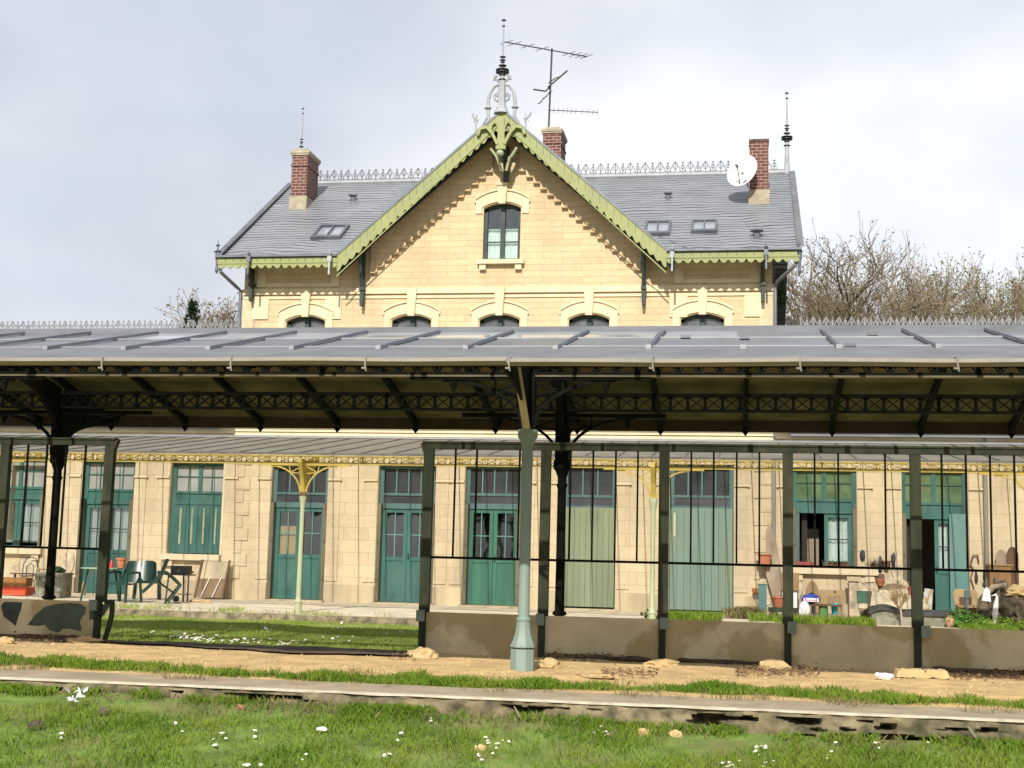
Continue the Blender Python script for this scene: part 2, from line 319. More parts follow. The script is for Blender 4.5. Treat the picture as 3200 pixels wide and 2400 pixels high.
for i in range(n):
    x0 = -18+30*i/n; x1 = x0+30/n
    px = mnoise.noise(Vector((x0*.9, 2, 2)))
    if px > .30: continue
    j = .012*mnoise.noise(Vector((x0*3, 5, 0))); j2 = .012*mnoise.noise(Vector((x1*3, 5, 0)))
    m.add([(x0, 10.585, .002+.6*j), (x1, 10.585, .002+.6*j2), (x1, 10.585, .018), (x0, 10.585, .018), (x0, 10.65+j, .0185), (x1, 10.65+j2, .0185)], [(0, 1, 2, 3), (3, 2, 5, 4)])
o = m.build('white_edge_line', white_line); tag(o, kind='structure')
def kf(u, v):
    x = -24+38*u; z = .012-v*.4
    dy = .03*mnoise.noise(Vector((x*2.2, z*6, 1)))+.02*mnoise.noise(Vector((x*9, z*14, 4)))
    h = mnoise.noise(Vector((x*2.1, z*9, 8)))+.5*mnoise.noise(Vector((x*7, z*22, 3)))
    th = .10 if x > .2 else .26
    if h > th and v > .12: dy += min(.25, (h-th)*1.3)
    return (x, 10.60+max(-.02, dy)*(1 if v > 0 else 0), z)
o = MB().sheet(kf, 900, 30).build('kerb_face', concrete_f, smooth=True); tag(o, kind='structure')
m = MB(); m.sheet(lambda u, v: (-24+38*u, 23.5+.16*v+.03*mnoise.noise(Vector((u*70, v, 2))), (-.16 if v == 0 else .03+.015*mnoise.noise(Vector((u*50, 1, 2))))), 200, 2)
tag(m.build('rear_kerb_face', concrete_f, smooth=True), kind='structure'); m = MB(); m.sheet(lambda u, v: (-24+38*u, 23.66+.3*v, .028+.012*mnoise.noise(Vector((u*50, v, 2)))), 160, 2)
o = m.build('rear_kerb', concrete_e, smooth=True); tag(o, kind='structure')
# ---------------------------------------------------------------- platform canopy (glazed front slope on iron columns)
CX = [-8.85, -2.155, 4.55]; YF, YR = 13.7, 16.5; RY, RZ, SL = 15.1, 3.71, .2345
XA, XB = -17., 9.
def rz(y): return RZ-SL*abs(y-RY)
can = thing('platform_canopy', 'long iron and glass platform canopy on columns across the foreground', 'canopy', (-2.155, 15.1, 0))
def slope(y0, y1, dz0, dz1, x0=XA, x1=XB):
    m = MB(); m.yz([(y0, rz(y0)+dz0), (y1, rz(y1)+dz0), (y1, rz(y1)+dz1), (y0, rz(y0)+dz1)], x0, x1); return m
slope(11.42, 12.62, -.03, .0).build('eave_sheet', zinc, can)  # zinc carried further up the slope to shade the screen panels
def pane_sheet(y0, y1, dz=-.006, x0=XA, x1=XB): return MB().poly([(x0, y0, rz(y0)+dz), (x1, y0, rz(y0)+dz), (x1, y1, rz(y1)+dz), (x0, y1, rz(y1)+dz)])
g1 = pane_sheet(12.622, 14.93)
gl = g1.build('glazing', glass_roof, can)
for a, b in zip(np.arange(-6.83, -.7, .857), np.arange(-5.973, .1, .857)):
    pane_sheet(13.86, 14.9, .004, a+.05, b-.05).build('clean_pane', glass_clean, can)
m = slope(13.82, 13.86, -.003, .012); m.build('pane_lap', zinc_pale, can)
slope(12.60, 12.64, .001, .010).build('pane_lap', zinc_pale, can)
m = MB(); m.yz([(14.86, rz(14.86)+.005), (15.1, RZ+.055), (15.34, rz(15.34)+.005), (15.34, rz(15.34)-.04), (14.86, rz(14.86)-.04)], XA, XB); m.build('ridge_cap', zinc, can)
pane_sheet(15.345, 16.1).build('unseen_sun_strip', glass_roof, can); slope(16.102, 18.0, -.03, .0).build('rear_roof', zinc, can)  # first strip is out of view, added to pass sun to the lawn
m = MB()
for i in range(13):
    y0 = 16.03+i*.1415; m.yz([(y0, rz(y0)-.055), (y0+.137, rz(y0+.137)-.055), (y0+.137, rz(y0+.137)-.034), (y0, rz(y0)-.034)], XA, XB)
m.build('ceiling_boards', board_m, can)
for i in range(31):
    x = -6.827+.857*(i-12)
    if not XA < x < XB: continue
    m = MB(); y0 = 12.28+.06*random.random(); y1 = 14.88; w = .022
    if abs(x-.03) < .2: y1 = y0+.25
    j = .02*(random.random()-.5)
    m.add([(x-w+j, y0, rz(y0)+.004), (x+w+j, y0, rz(y0)+.004), (x+w*.6+j, y0, rz(y0)+.034), (x-w*.6+j, y0, rz(y0)+.034), (x-w, y1, rz(y1)+.004), (x+w, y1, rz(y1)+.004), (x+w*.6, y1, rz(y1)+.034), (x-w*.6, y1, rz(y1)+.034)],
          [(0, 3, 2, 1), (4, 5, 6, 7), (0, 1, 5, 4), (1, 2, 6, 5), (2, 3, 7, 6), (3, 0, 4, 7)])
    gb = m.build('glazing_bar', zinc_ribbed, can)
    c = MB().box(x-.024+j, x+.024+j, y0-.02, y0-.002, rz(y0-.02)+.002, rz(y0)+.036).build('end_cap', zinc_pale, gb)
for (x, y) in ((-.55, 13.8), (.05, 13.6), (1.35, 14.1), (-7.9, 12.6), (1.0, 12.5)):
    MB().box(x-.05, x+.05, y-.03, y+.03, rz(y), rz(y)+.03).build('glazing_clip', zinc_d, can)
def gutter(x0, x1, dz, sag=.012):
    m = MB(); prof = [(yy_, (zz_-2.755)*.60+2.768) for yy_, zz_ in [(11.30, 2.845), (11.295, 2.79), (11.33, 2.755), (11.40, 2.755), (11.435, 2.79), (11.44, 2.84), (11.425, 2.84), (11.42, 2.795), (11.395, 2.77), (11.335, 2.77), (11.312, 2.795), (11.312, 2.845)]]
    n = int((x1-x0)/.12); N = len(prof); vs = []; fs = []
    for i in range(n+1):
        x = x0+(x1-x0)*i/n; d = dz+sag*mnoise.noise(Vector((x*.9, dz*40, 0)))
        vs += [(x, y+.4*d, z+d) for y, z in prof]
    for i in range(n):
        for k in range(N): fs.append((i*N+k, i*N+(k+1) % N, (i+1)*N+(k+1) % N, (i+1)*N+k))
    fs += [tuple(range(N)), tuple(range((n+1)*N-1, n*N-1, -1))]
    return m.add(vs, fs)
gutter(XA, -1.98, .0).build('gutter', gutter_m, can, smooth=True); gutter(-1.96, XB, -.008).build('gutter', gutter_m, can, smooth=True)
MB().box(XA, XB, 11.47, 11.50, 2.775, 2.84).build('fascia_board', fascia_m, can)
for px in (222, 500, 790, 1100, 1410, 1728, 2068, 2400, -60, -340):
    x, z = at(px, 780, 11.3); m = MB(); m.tube([(x, 11.43, 2.835), (x, 11.285, 2.82), (x, 11.28, 2.75), (x+.01, 11.285, 2.70)], .008, 6); m.tube([(x-.03, 11.28, 2.725), (x+.012, 11.28, 2.72)], .009, 6)
    m.build('gutter_bracket', gutter_m, can, smooth=True)
MB().box(XA, XB, 17.99, 18.03, 2.85, 3.035).build('rear_fascia', fascia_m, can)
for i in range(23):                               # rafters with pointed ends
    x = CX[1]+1.117*(i-12)
    m = MB(); m.yz([(11.6, rz(11.6)-.05), (15.1, RZ-.06), (17.98, rz(17.98)-.06), (17.98, rz(17.98)-.14), (15.1, RZ-.15), (11.6, rz(11.6)-.12)], x-.03, x+.03)
    m.xz([(x-.05, 2.86), (x+.05, 2.86), (x, 2.79)], 17.94, 17.98)
    m.build('rafter', iron_dk, can)
for (y, z0, kind) in ((YF, 3.0, 'fan'), (YR-.1, 2.93, 'x')):
    m = MB(); H = .225 if kind == 'x' else .135; m.box(XA, XB, y-.045, y+.045, z0, z0+.03); m.box(XA, XB, y-.045, y+.045, z0+H-.045, z0+H)
    p = .21; k = 0; x = XA
    while x < XB-p:
        m.box(x-.02, x+.02, y-.012, y+.012, z0+.035, z0+H-.035)
        a, b = z0+.025, z0+H-.03
        if kind == 'x':
            m.bar((x, y-.006, a), (x+p, y-.006, b), .012, .036, (0, 1, 0)); m.bar((x, y+.006, b), (x+p, y+.006, a), .012, .036, (0, 1, 0))
        else:
            pts = [(x+.012, a)]+[(x+p/2+(p/2-.02)*math.cos(t), a+(b-a)*math.sin(t)) for t in (2.2, 1.57, .94)]+[(x+p-.012, a)]
            for (x1, z1), (x2, z2) in zip(pts, pts[1:]): m.bar((x1, y, z1), (x2, y, z2), .012, .04, (0, 1, 0))
        x += p
    m.build('lattice_girder', iron_dk, can)
    if kind == 'fan': MB().box(XA, XB, y-.06, y+.02, z0-.022, z0-.003).build('girder_strip', board_m, can)
def spandrel(m, cx, y, z_low, z_top, r, sgn, th=.035):    # quarter-arch bracket with spokes along the girder
    pts = [(cx+sgn*(.06+r*(1-math.cos(t))), z_low+(z_top-z_low)*math.sin(t)) for t in np.linspace(0, math.pi/2, 12)]
    for (x1, z1), (x2, z2) in zip(pts, pts[1:]): m.bar((x1, y, z1), (x2, y, z2), th, .04, (0, 1, 0))
    m.box(cx+sgn*.05, cx+sgn*(r+.42), y-.04, y+.04, z_top+.0, z_top+.05)
    q = pts[6]; m.bar((cx+sgn*.06, y, z_top-.02), (q[0], y, q[1]), .02, .03, (0, 1, 0)); m.bar((q[0], y, q[1]), (q[0], y, z_top), .02, .03, (0, 1, 0))
    q2 = pts[7]; m.bar((cx+sgn*.06, y, q2[1]-.08), (q2[0], y, q2[1]), .02, .03, (0, 1, 0))
    xx = cx+sgn*(r-.05); m.lathe([(.02, z_top+.0), (.045, z_top-.03), (.03, z_top-.08), (.012, z_top-.13)], xx, y, 8)
for x in CX:
    # front column, pale green, octagonal foot
    m = MB(); m.lathe([(.125, -.05), (.125, .20), (.118, .205)], x, YF, 8, math.pi/8)
    foot = MB().lathe([(.13, .222), (.132, .235), (.108, .285), (.086, .35), (.074, .42), (.07, .475)], x, YF, 8, math.pi/8)
    sh = MB(); sh.lathe([(.058, .46), (.078, .492), (.078, .505), (.06, .525), (.058, 1.), (.057, 2.22), (.06, 2.26), (.085, 2.33), (.105, 2.36), (.105, 2.43)], x, YF, 20)
    c = sh.build('column', col_m, can, smooth=True); m.build('pedestal', col_m, c); foot.build('flared_foot', col_m, c, smooth=True)
    MB().lathe([(.119, .2), (.119, .222)], x, YF, 8, math.pi/8).build('dark_joint', dark_iron, c)
    m = MB(); m.box(x-.07, x+.07, YF-.09, YF+.09, 2.43, 3.0); spandrel(m, x, YF, 2.45, 2.95, .85, 1); spandrel(m, x, YF, 2.45, 2.95, .85, -1)
    pts = [(YF-.08, 2.45)]+[(YF-.08-1.9*(1-math.cos(t)), 2.45+.40*math.sin(t)) for t in np.linspace(.1, 1.5, 12)]
    m.yz(pts+[(11.7, 2.86), (YF-.08, 3.25)], x-.012, x+.012)
    m.yz([(YF+.08, 2.45)]+[(YF+.08+1.3*(1-math.cos(t)), 2.45+.75*math.sin(t)) for t in np.linspace(.1, 1.57, 10)]+[(RY, 3.45), (YF+.08, 3.2)], x-.012, x+.012)
    m.build('bracket', iron_dk, c)
    m = MB()
    m.bar((x, YF-.10, 2.44), (x, 12.9, 2.965), .075, .02); m.build('bracket_flange', brace_m, c)
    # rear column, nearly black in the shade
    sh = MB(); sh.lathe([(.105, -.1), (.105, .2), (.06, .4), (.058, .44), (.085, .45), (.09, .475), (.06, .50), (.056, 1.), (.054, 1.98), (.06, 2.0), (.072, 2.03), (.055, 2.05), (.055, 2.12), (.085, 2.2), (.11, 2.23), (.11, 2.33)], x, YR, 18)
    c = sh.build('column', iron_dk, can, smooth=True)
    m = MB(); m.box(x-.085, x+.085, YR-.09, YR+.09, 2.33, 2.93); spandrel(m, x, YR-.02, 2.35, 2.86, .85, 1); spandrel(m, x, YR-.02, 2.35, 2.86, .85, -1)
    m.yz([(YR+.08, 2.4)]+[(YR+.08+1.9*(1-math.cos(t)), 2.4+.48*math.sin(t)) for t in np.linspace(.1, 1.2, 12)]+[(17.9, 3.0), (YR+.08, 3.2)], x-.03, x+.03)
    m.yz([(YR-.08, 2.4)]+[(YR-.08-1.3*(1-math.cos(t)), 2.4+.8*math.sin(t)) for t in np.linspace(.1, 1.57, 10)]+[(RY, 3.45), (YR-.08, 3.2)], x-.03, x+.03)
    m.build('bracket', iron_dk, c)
# ---------------------------------------------------------------- wind screens on the platform
WY = 16.22
def screen(name, label, posts, mull, left_end, right_end, mural=False):
    s = thing(name, label, 'screen', (posts[0][0], WY, 0))
    x0, x1 = posts[0][0], posts[-1][0]
    m = MB(); m.box(x0-.06, x1+.06, WY-.05, WY+.05, 2.432, 2.50); m.box(x0-.08, x1+.08, WY-.065, WY+.065, 2.501, 2.525); m.build('top_beam', post_m, s)
    for a, b in zip(posts, posts[1:]):
        MB().box(a[0]+.06, b[0]-.06, WY-.012, WY+.012, 1.092, 1.122).build('mid_rail', iron_dk, s)
        n = 8; px0, px1 = a[0]+.035, b[0]-.035
        m = MB()
        top = [(px0+(px1-px0)*i/n, .445+.004*mnoise.noise(Vector((px0+i, 1, 1)))) for i in range(n+1)]
        bot = [(px1-(px1-px0)*i/n, -.10+.03*mnoise.noise(Vector((px0+i*1.3, 4, 1)))) for i in range(n+1)]
        m.xz(top+bot, WY-.03, WY+.03); m.build('base_panel', concrete_p, s)
    for x in mull: MB().box(x-.011, x+.011, WY-.012, WY+.012, 1.123, 2.431).build('glazing_bar', iron_dk, s)
    for i, (x, dx) in enumerate(posts):
        m = MB(); m.box(x-.06, x+.06, WY-.045, WY+.045, .44, 2.431)
        m.box(x-.045, x+.035, WY-.085, WY-.032, -.06, .44)
        p = m.build('post', post_m, s)
        MB().xz([(x-.07+dx, .335), (x+.03+dx, .335), (x+.03+dx, .47), (x-.07+dx, .47)], WY-.13, WY-.088).build('cap_block', postcap_m, p)
    for x, sg in ((x0, -1), (x1, 1)):
        if (sg < 0 and not left_end) or (sg > 0 and not right_end): continue
        m = MB(); m.xz([(x+sg*.06, 2.50), (x+sg*.11, 2.50), (x+sg*.06, 2.36)], WY-.04, WY+.04)
        if sg > 0:
            m.box(x+.06, x+.17, WY-.03, WY+.03, .40, .47)
            pts = [(x+.15, .44), (x+.16, .3), (x+.13, .15), (x+.07, -.08)]
            for p, q in zip(pts, pts[1:]): m.bar((p[0], WY, p[1]), (q[0], WY, q[1]), .05, .05, (0, 1, 0))
        m.build('end_bracket', post_m, s)
    return s
def X(px, py=1180, Y=WY): return at(px, py, Y)[0]
pR = [(X(921), .0), (X(1176), .0), (X(1433.5), .04), (X(1702), .06), (X(1979), .1)]; pR.append((pR[-1][0]+1.5, .1)); pR.append((pR[-1][0]+1.5, .1))
mu = [X(p, 1090) for p in (1020/1, )]; mu = []
def S(px, y=1560): return at(px/K, y/K, WY)[0]
mr = [S(1420), S(1487), S(1621.5), S(1781.5), S(1852), S(1923), S(1992), S(2159.5), S(2230), S(2302), S(2373), S(2546), S(2620), S(2767), S(2944), S(3020), S(3096), S(3172)]
scr = screen('wind_screen', 'long dark green glassless wind screen with concrete base panels right of the gap', pR, mr, True, False)
pL = [(X(226)-1.45*2, .04), (X(226)-1.45, .0), (X(226), -.03)]
ml = [S(77), S(136.6), S(197), S(258)]+[pL[0][0]+.29*k for k in (1, 2, 3, 4)]
scl = screen('wind_screen', 'short glassless wind screen with painted mural panel left of the gap', pL, ml, False, True)
m = MB(); y = WY-.0335                             # painted shapes on the left panel
def mur(pts): return [at(px, py, WY-.03) for px, py in pts]
m.xz(mur([(60, 1350), (74, 1330), (95, 1312), (118, 1305), (150, 1302), (172, 1304), (186, 1312), (184, 1325), (176, 1335), (172, 1345), (176, 1355), (176, 1364), (150, 1358), (135, 1358), (128, 1366), (108, 1362), (98, 1350), (80, 1352)]), y, y+.003)
m.build('mural', mural_a, scl)
m = MB(); m.xz(mur([(2, 1308), (10, 1300), (48, 1301), (46, 1315), (40, 1330), (34, 1352), (22, 1342), (8, 1332)]), y, y+.003); m.build('mural', mural_b, scl)
m = MB(); m.xz(mur([(193, 1304), (240, 1306), (250, 1344), (193, 1340)][:2]+[(216, 1340), (193, 1338)]), y, y+.003); m.build('mural', mural_a, scl)
# ---------------------------------------------------------------- station building
FY = 31.8
B = thing('station_building', 'pale stone station house with green scalloped gable and low side wings', 'station', (-5.8, 31.8, 0))
def PX(px, py=1150): return at(px, py, FY)[0]
def PZ(py, px=1106): return at(px, py, FY)[1]
def wall(m, x0, x1, z0, z1, holes, y, depth=.28):
    xs = sorted({x0, x1}|{h[0] for h in holes}|{h[1] for h in holes}); zs_ = sorted({z0, z1}|{h[2] for h in holes}|{h[3] for h in holes})
    for a, b in zip(xs, xs[1:]):
        for c, d in zip(zs_, zs_[1:]):
            cx, cz = (a+b)/2, (c+d)/2
            if any(h[0] < cx < h[1] and h[2] < cz < h[3] for h in holes): continue
            m.poly([(a, y, c), (b, y, c), (b, y, d), (a, y, d)])
    for h in holes:
        a, b, c, d = h[:4]
        m.poly([(a, y, c), (a, y+depth, c), (a, y+depth, d), (a, y, d)]); m.poly([(b, y, c), (b, y, d), (b, y+depth, d), (b, y+depth, c)])
        m.poly([(a, y, d), (a, y+depth, d), (b, y+depth, d), (b, y, d)]); m.poly([(a, y, c), (b, y, c), (b, y+depth, c), (a, y+depth, c)])
XL, XR, WZ = -12.33, .76, 4.2
def op(x0, x1, yt, yb, ym=1150):
    xm = (x0+x1)/2; return (PX(x0, ym), PX(x1, ym), at(xm, yb, FY)[1], at(xm, yt, FY)[1])
OPS = {'w1': op(-32, 90, 985, 1183), 'd2': op(170, 284, 995, 1286), 'w3': op(362, 480, 1000, 1197), 'd4': op(582, 704, 1005, 1299), 'd5': op(814, 938, 1006, 1305),
       'd6': op(1002, 1124, 1005, 1311), 'b7': op(1214, 1330, 1004, 1317), 'b8': op(1446, 1585, 1003, 1324), 'w9': op(1712, 1851, 1010, 1226), 'd10': op(1949, 2092, 1012, 1334)}
for k, v in list(OPS.items()):
    if k[0] in 'db': OPS[k] = (v[0], v[1], .03, v[3])
extra = [(8.3, 9.7, .03, 3.2), (-18.3, -17, 1.3, 3.2), (-20.8, -19.5, .03, 3.2)]
m = MB(); wall(m, -22, XL, 0, WZ, [OPS['w1'], OPS['d2'], OPS['w3'], extra[1], extra[2]], FY); wall(m, XL, XR, 0, WZ, [OPS[k] for k in ('d4', 'd5', 'd6', 'b7', 'b8')], FY); wall(m, XR, 12, 0, WZ, [OPS['w9'], OPS['d10'], extra[0]], FY)
m.build('wall', stone_lo, B)
m = MB()
for x0, x1 in ((-22, XL), (XR, 12)):
    m.box(x0-.001, x0+.3, FY+.002, 40.4, -.3, WZ); m.box(x1-.3, x1, FY+.002, 40.4, -.3, WZ)
hx0, hz0 = at(1010, 1188, 40.3); hx1, hz1 = at(1051, 1118, 40.3)
hb = [(hx0, hx0+(hx1-hx0)*.42, hz0, hz1), (hx0+(hx1-hx0)*.58, hx1, hz0, hz1)]
wall(m, -22, 12, -.3, WZ, hb, 40.3, .2); m.build('rear_wall', stone_plain, B)
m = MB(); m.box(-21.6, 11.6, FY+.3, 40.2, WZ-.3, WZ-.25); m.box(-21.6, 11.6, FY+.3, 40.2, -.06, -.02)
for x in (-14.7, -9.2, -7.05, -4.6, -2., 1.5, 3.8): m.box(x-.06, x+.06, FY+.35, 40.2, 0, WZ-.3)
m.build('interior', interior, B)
# upper storey with five arched windows
UW = [op(619, 702, 682, 760, 690), op(847, 931, 680, 760, 690), op(1036, 1122, 679, 760, 690), op(1229, 1316, 678, 760, 690), op(1471, 1564, 677, 760, 690)]
GW = op(1044, 1124, 438, 562, 500); GX = at(1086, 240, 31.09)[0]; GS = .882; GZ = 11.72
m = MB(); wall(m, XL, XR, WZ, 8.0, UW, FY)
m.poly([(XL, 8.0-.0, 0)]*0+[(XL, FY, 8.0), (GX-4.2, FY, 8.0), (GX-4.2, FY, 8.32), (XL, FY, 8.32)]); m.poly([(GX+4.2, FY, 8.0), (XR, FY, 8.0), (XR, FY, 8.32), (GX+4.2, FY, 8.32)])
def gz(x): return GZ-GS*abs(x-GX)
m.poly([(GX-4.2, FY, 8.0), (GW[0], FY, 8.0), (GW[0], FY, gz(GW[0]))]+[(GX-4.2, FY, gz(GX-4.2))])
m.poly([(GW[1], FY, 8.0), (GX+4.2, FY, 8.0), (GX+4.2, FY, gz(GX+4.2)), (GW[1], FY, gz(GW[1]))])
m.poly([(GW[0], FY, 8.0), (GW[1], FY, 8.0), (GW[1], FY, GW[2]), (GW[0], FY, GW[2])])
m.poly([(GW[0], FY, GW[3]), (GW[1], FY, GW[3]), (GW[1], FY, gz(GW[1])), (GX, FY, GZ), (GW[0], FY, gz(GW[0]))])
wall(MB(), 0, 1, 0, 1, [], 0)
for a, b in ((GW[0], GW[0]), (GW[1], GW[1])): m.poly([(a, FY, GW[2]), (a, FY+.28, GW[2]), (a, FY+.28, GW[3]), (a, FY, GW[3])])
m.poly([(GW[0], FY, GW[2]), (GW[1], FY, GW[2]), (GW[1], FY+.28, GW[2]), (GW[0], FY+.28, GW[2])]); m.poly([(GW[0], FY, GW[3]), (GW[1], FY, GW[3]), (GW[1], FY+.28, GW[3]), (GW[0], FY+.28, GW[3])])
for xs_ in (XL, XR): m.poly([(xs_, FY, WZ), (xs_, 40.2, WZ), (xs_, 40.2, 8.32), (xs_, 36, 10.95), (xs_, FY, 8.32)])
m.poly([(XL, 40.2, WZ), (XR, 40.2, WZ), (XR, 40.2, 8.32), (XL, 40.2, 8.32)])
def arch_fill(x0, x1, ztop, rise, y0, y1):         # masonry between a flat head and a segmental arch
    xc = (x0+x1)/2; w = (x1-x0)/2; R = (w*w+rise*rise)/(2*rise); n = 14
    A = [(x0+(x1-x0)*i/n, ztop-R+math.sqrt(R*R-(x0+(x1-x0)*i/n-xc)**2)) for i in range(n+1)]
    return A
arches = MB()
for w in UW+[GW]:
    A = arch_fill(w[0], w[1], w[3], .13, 0, 0); n = len(A)-1; h = n//2
    m.ext([(x, FY+.001, z) for x, z in A[:h+1]]+[(w[0], FY+.001, w[3]+.001)], (0, .25, 0)); m.ext([(x, FY+.001, z) for x, z in A[h:]]+[(w[1], FY+.001, w[3]+.001)], (0, .25, 0))
m.build('upper_wall', stone_up, B)
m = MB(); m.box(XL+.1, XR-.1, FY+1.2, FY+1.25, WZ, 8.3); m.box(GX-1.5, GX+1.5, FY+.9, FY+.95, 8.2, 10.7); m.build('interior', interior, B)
# stone dressings
for i, w in enumerate(UW+[GW]):
    gable = i == 5; xc = (w[0]+w[1])/2; hw = (w[1]-w[0])/2; m = MB()
    A = arch_fill(w[0]-.03, w[1]+.03, w[3]+.03, .14, 0, 0); O = arch_fill(w[0]-.2, w[1]+.2, w[3]+.30, .22, 0, 0)
    for (a, b, c, d) in zip(A, A[1:], O, O[1:]): m.xz([a, b, d, c], FY-.03, FY-.0)
    dn = .35 if gable else .95
    for sx in (-1, 1):
        xa = xc+sx*(hw+.03); xb = xc+sx*(hw+.2); m.xz([(xa, A[0][1]), (xb, O[0][1]), (xb, O[0][1]-dn), (xa, O[0][1]-dn)], FY-.03, FY)
    m.build('window_surround', stone_plain, B)
    m = MB(); O2 = arch_fill(w[0]-.23, w[1]+.23, w[3]+.345, .23, 0, 0)
    for (a, b, c, d) in zip(O, O[1:], O2, O2[1:]): m.xz([(a[0], a[1]), (b[0], b[1]), d, c], FY-.065, FY-.001)
    for sx in (-1, 1): m.box(xc+sx*(hw+.2), xc+sx*(hw+.23), FY-.06, FY-.001, O[0][1]-.08, O2[0][1])
    m.build('hood_mould', stone_plain, B)
    kt = w[3]+(.42 if gable else .66)
    m = MB(); m.xz([(xc-.085, w[3]-.04), (xc+.085, w[3]-.04), (xc+.125, kt), (xc-.125, kt)], FY-.10, FY-.002)
    if gable: m.box(xc-.15, xc+.15, FY-.13, FY-.002, kt+.002, kt+.06)
    m.build('keystone', stone_plain, B)
ZS = PZ(633)
m = MB()
for a, b in ((XL-.04, XR+.04),): m.box(a, b, FY-.07, FY-.001, ZS, ZS+.05); m.box(a, b, FY-.04, FY-.001, ZS+.052, ZS+.15); m.box(a, b, FY-.03, FY-.001, ZS-.11, ZS-.04)
m.build('string_course', stone_plain, B)
for a, b in ((XL+.35, GX-4.15), (GX+4.15, XR-.3)):   # framed panels under the eaves
    m = MB(); z0, z1 = ZS+.2, 8.28; m.box(a, b, FY-.05, FY-.001, z1-.16, z1); m.box(a, a+.22, FY-.05, FY-.001, z0, z1-.162); m.box(b-.22, b, FY-.05, FY-.001, z0, z1-.162); m.box(a+.222, b-.222, FY-.03, FY-.001, z0, z0+.1)
    for k in range(2): m.box(a-.1+k*(b-a-.25), a+.32+k*(b-a-.25), FY-.035, FY-.001, ZS-.62, ZS-.115)
    m.build('panel_frame', stone_plain, B)
z0 = at(1040, 374, FY)[1]; st, sh_ = .178, .157      # stepped corbel table under the gable
for sg in (-1, 1):
    m = MB()
    for k in range(17):
        d0 = .33+k*st; d1 = d0+st; za = z0-k*sh_
        if za > gz(GX+d1)-.02: za = gz(GX+d1)-.05
        m.xz([(GX+sg*d0, za), (GX+sg*d1, za), (GX+sg*d1, gz(GX+d1)-.002), (GX+sg*d0, gz(GX+d0)-.002)], FY-.085, FY-.001)
        m.box(GX+sg*(d0+.015), GX+sg*(d1-.012), FY-.105, FY-.086, za+.0, za+.035)
    m.build('corbel_table', stone_up, B)
# quoins and plinth, pilasters with imposts on the ground floor
for xq, sg in ((XL, 1), (XR, -1)):
    m = MB()
    for k in range(11):
        L = .42 if k % 2 else .26; m.box(xq-sg*.03, xq+sg*L, FY-.03, FY-.001, .5+k*.31, .5+k*.31+.297)
    L = .3; m.box(xq-sg*.02, xq+sg*L, FY-.03, FY-.001, WZ+.2, ZS-.12)
    m.build('quoins', stone_lo, B)
pieces = []
for k, o_ in OPS.items():
    for sg, xe in ((-1, o_[0]), (1, o_[1])):
        x0, x1 = xe+sg*.012, xe+sg*.32; zb = .5 if k[0] != 'w' else .6
        m = MB(); m.box(x0, x1, FY-.028, FY-.001, zb, 3.42); p = m.build('pilaster', stone_lo, B)
        MB().box(x0-.0, x1+sg*.04, FY-.075, FY-.03, 2.93, 2.985).add([], []).build('impost', stone_plain, p)
gaps = sorted([(o_[0], o_[1]) for k, o_ in OPS.items() if k[0] != 'w']); xx = -16.9
for a, b in gaps+[(9.5, 9.6)]:
    MB().box(xx+.012, a-.012, FY-.045, FY-.001, -.1, .42).build('plinth', stone_worn, B); xx = b
for ip, (px, py, w, h) in enumerate(((1880, 1275, 90, 70), (1700, 1300, 40, 80), (1940, 1280, 50, 60), (100, 1262, 50, 50), (150, 1215, 30, 50), (60, 1225, 60, 40), (485, 1250, 28, 45), (1720, 1265, 26, 60), (1905, 1265, 60, 55), (1650, 1280, 40, 60), (1868, 1240, 30, 40), (1937, 1225, 24, 60))):
    x, z = at(px, py, FY); m = MB(); n = 14; m.xz([(x+w/182*(1+.35*mnoise.noise(Vector((i*.9, px, 0))))*math.cos(2*math.pi*i/n), z+h/182*(1+.35*mnoise.noise(Vector((i*.7, px, 5))))*math.sin(2*math.pi*i/n)) for i in range(n)], FY-.049-.0023*ip, FY-.03)
    m.build('patch_of_render', render_patch, B)
m = MB()                                           # moulded bands above the awning
m.box(-22, XL-.02, FY-.12, FY-.001, 4.06, 4.18); m.box(-22, 12, FY-.16, FY-.001, 4.182, 4.26)
m.box(XL-.02, XR+.02, FY-.14, FY-.001, 3.99, 4.05); m.box(XL-.02, XR+.02, FY-.09, FY-.001, 4.051, 4.10); m.box(XL-.02, XR+.02, FY-.13, FY-.001, 4.11, 4.181)
m.box(XR+.03, 12, FY-.12, FY-.001, 4.05, 4.18); m.build('cornice', stone_plain, B)
m = MB(); m.box(-22, XL-.4, FY-.3, FY-.17, 4.15, 4.25); m.box(XR+.4, 12, FY-.3, FY-.17, 4.1, 4.2); m.build('wing_gutter', zinc, B)
# roofs
RX0, RX1 = at(473, 552, 31.09)[0], at(1727, 541, 31.09)[0]; EZ = 8.40; RG = 36.; RGZ = at(800, 396, RG)[1]
ms = (RGZ-EZ)/(RG-31.09)
AP = at(1088, 238, 31.09)[1]; V0 = (AP-.07-8.14)/ .882; 
def mz_(y): return EZ+ms*(y-31.09)
xv = (AP-RGZ)/.882
m = MB()
for sg, xe in ((-1, RX0), (1, RX1)):
    a = [(xe, 31.09, EZ), (GX+sg*(AP-EZ)/.882, 31.09, EZ), (GX+sg*xv, RG, RGZ), (xe, RG, RGZ)]
    m.ext(a, (0, 0, -.10)); b = [(x, 2*RG-y, z) for x, y, z in a]; m.ext(b, (0, 0, -.10))
m.build('slate_roof', slate, B)
m = MB()
for sg in (-1, 1):
    zl_ = AP-.882*4.03; xl_ = GX+sg*(AP-zl_)/.882
    m.ext([(GX, 31.12, AP), (xl_, 31.12, zl_), (xl_, 41.1, zl_), (GX, 41.1, AP)], (0, 0, -.11))
m.build('gable_roof', slate, B)
m = MB()
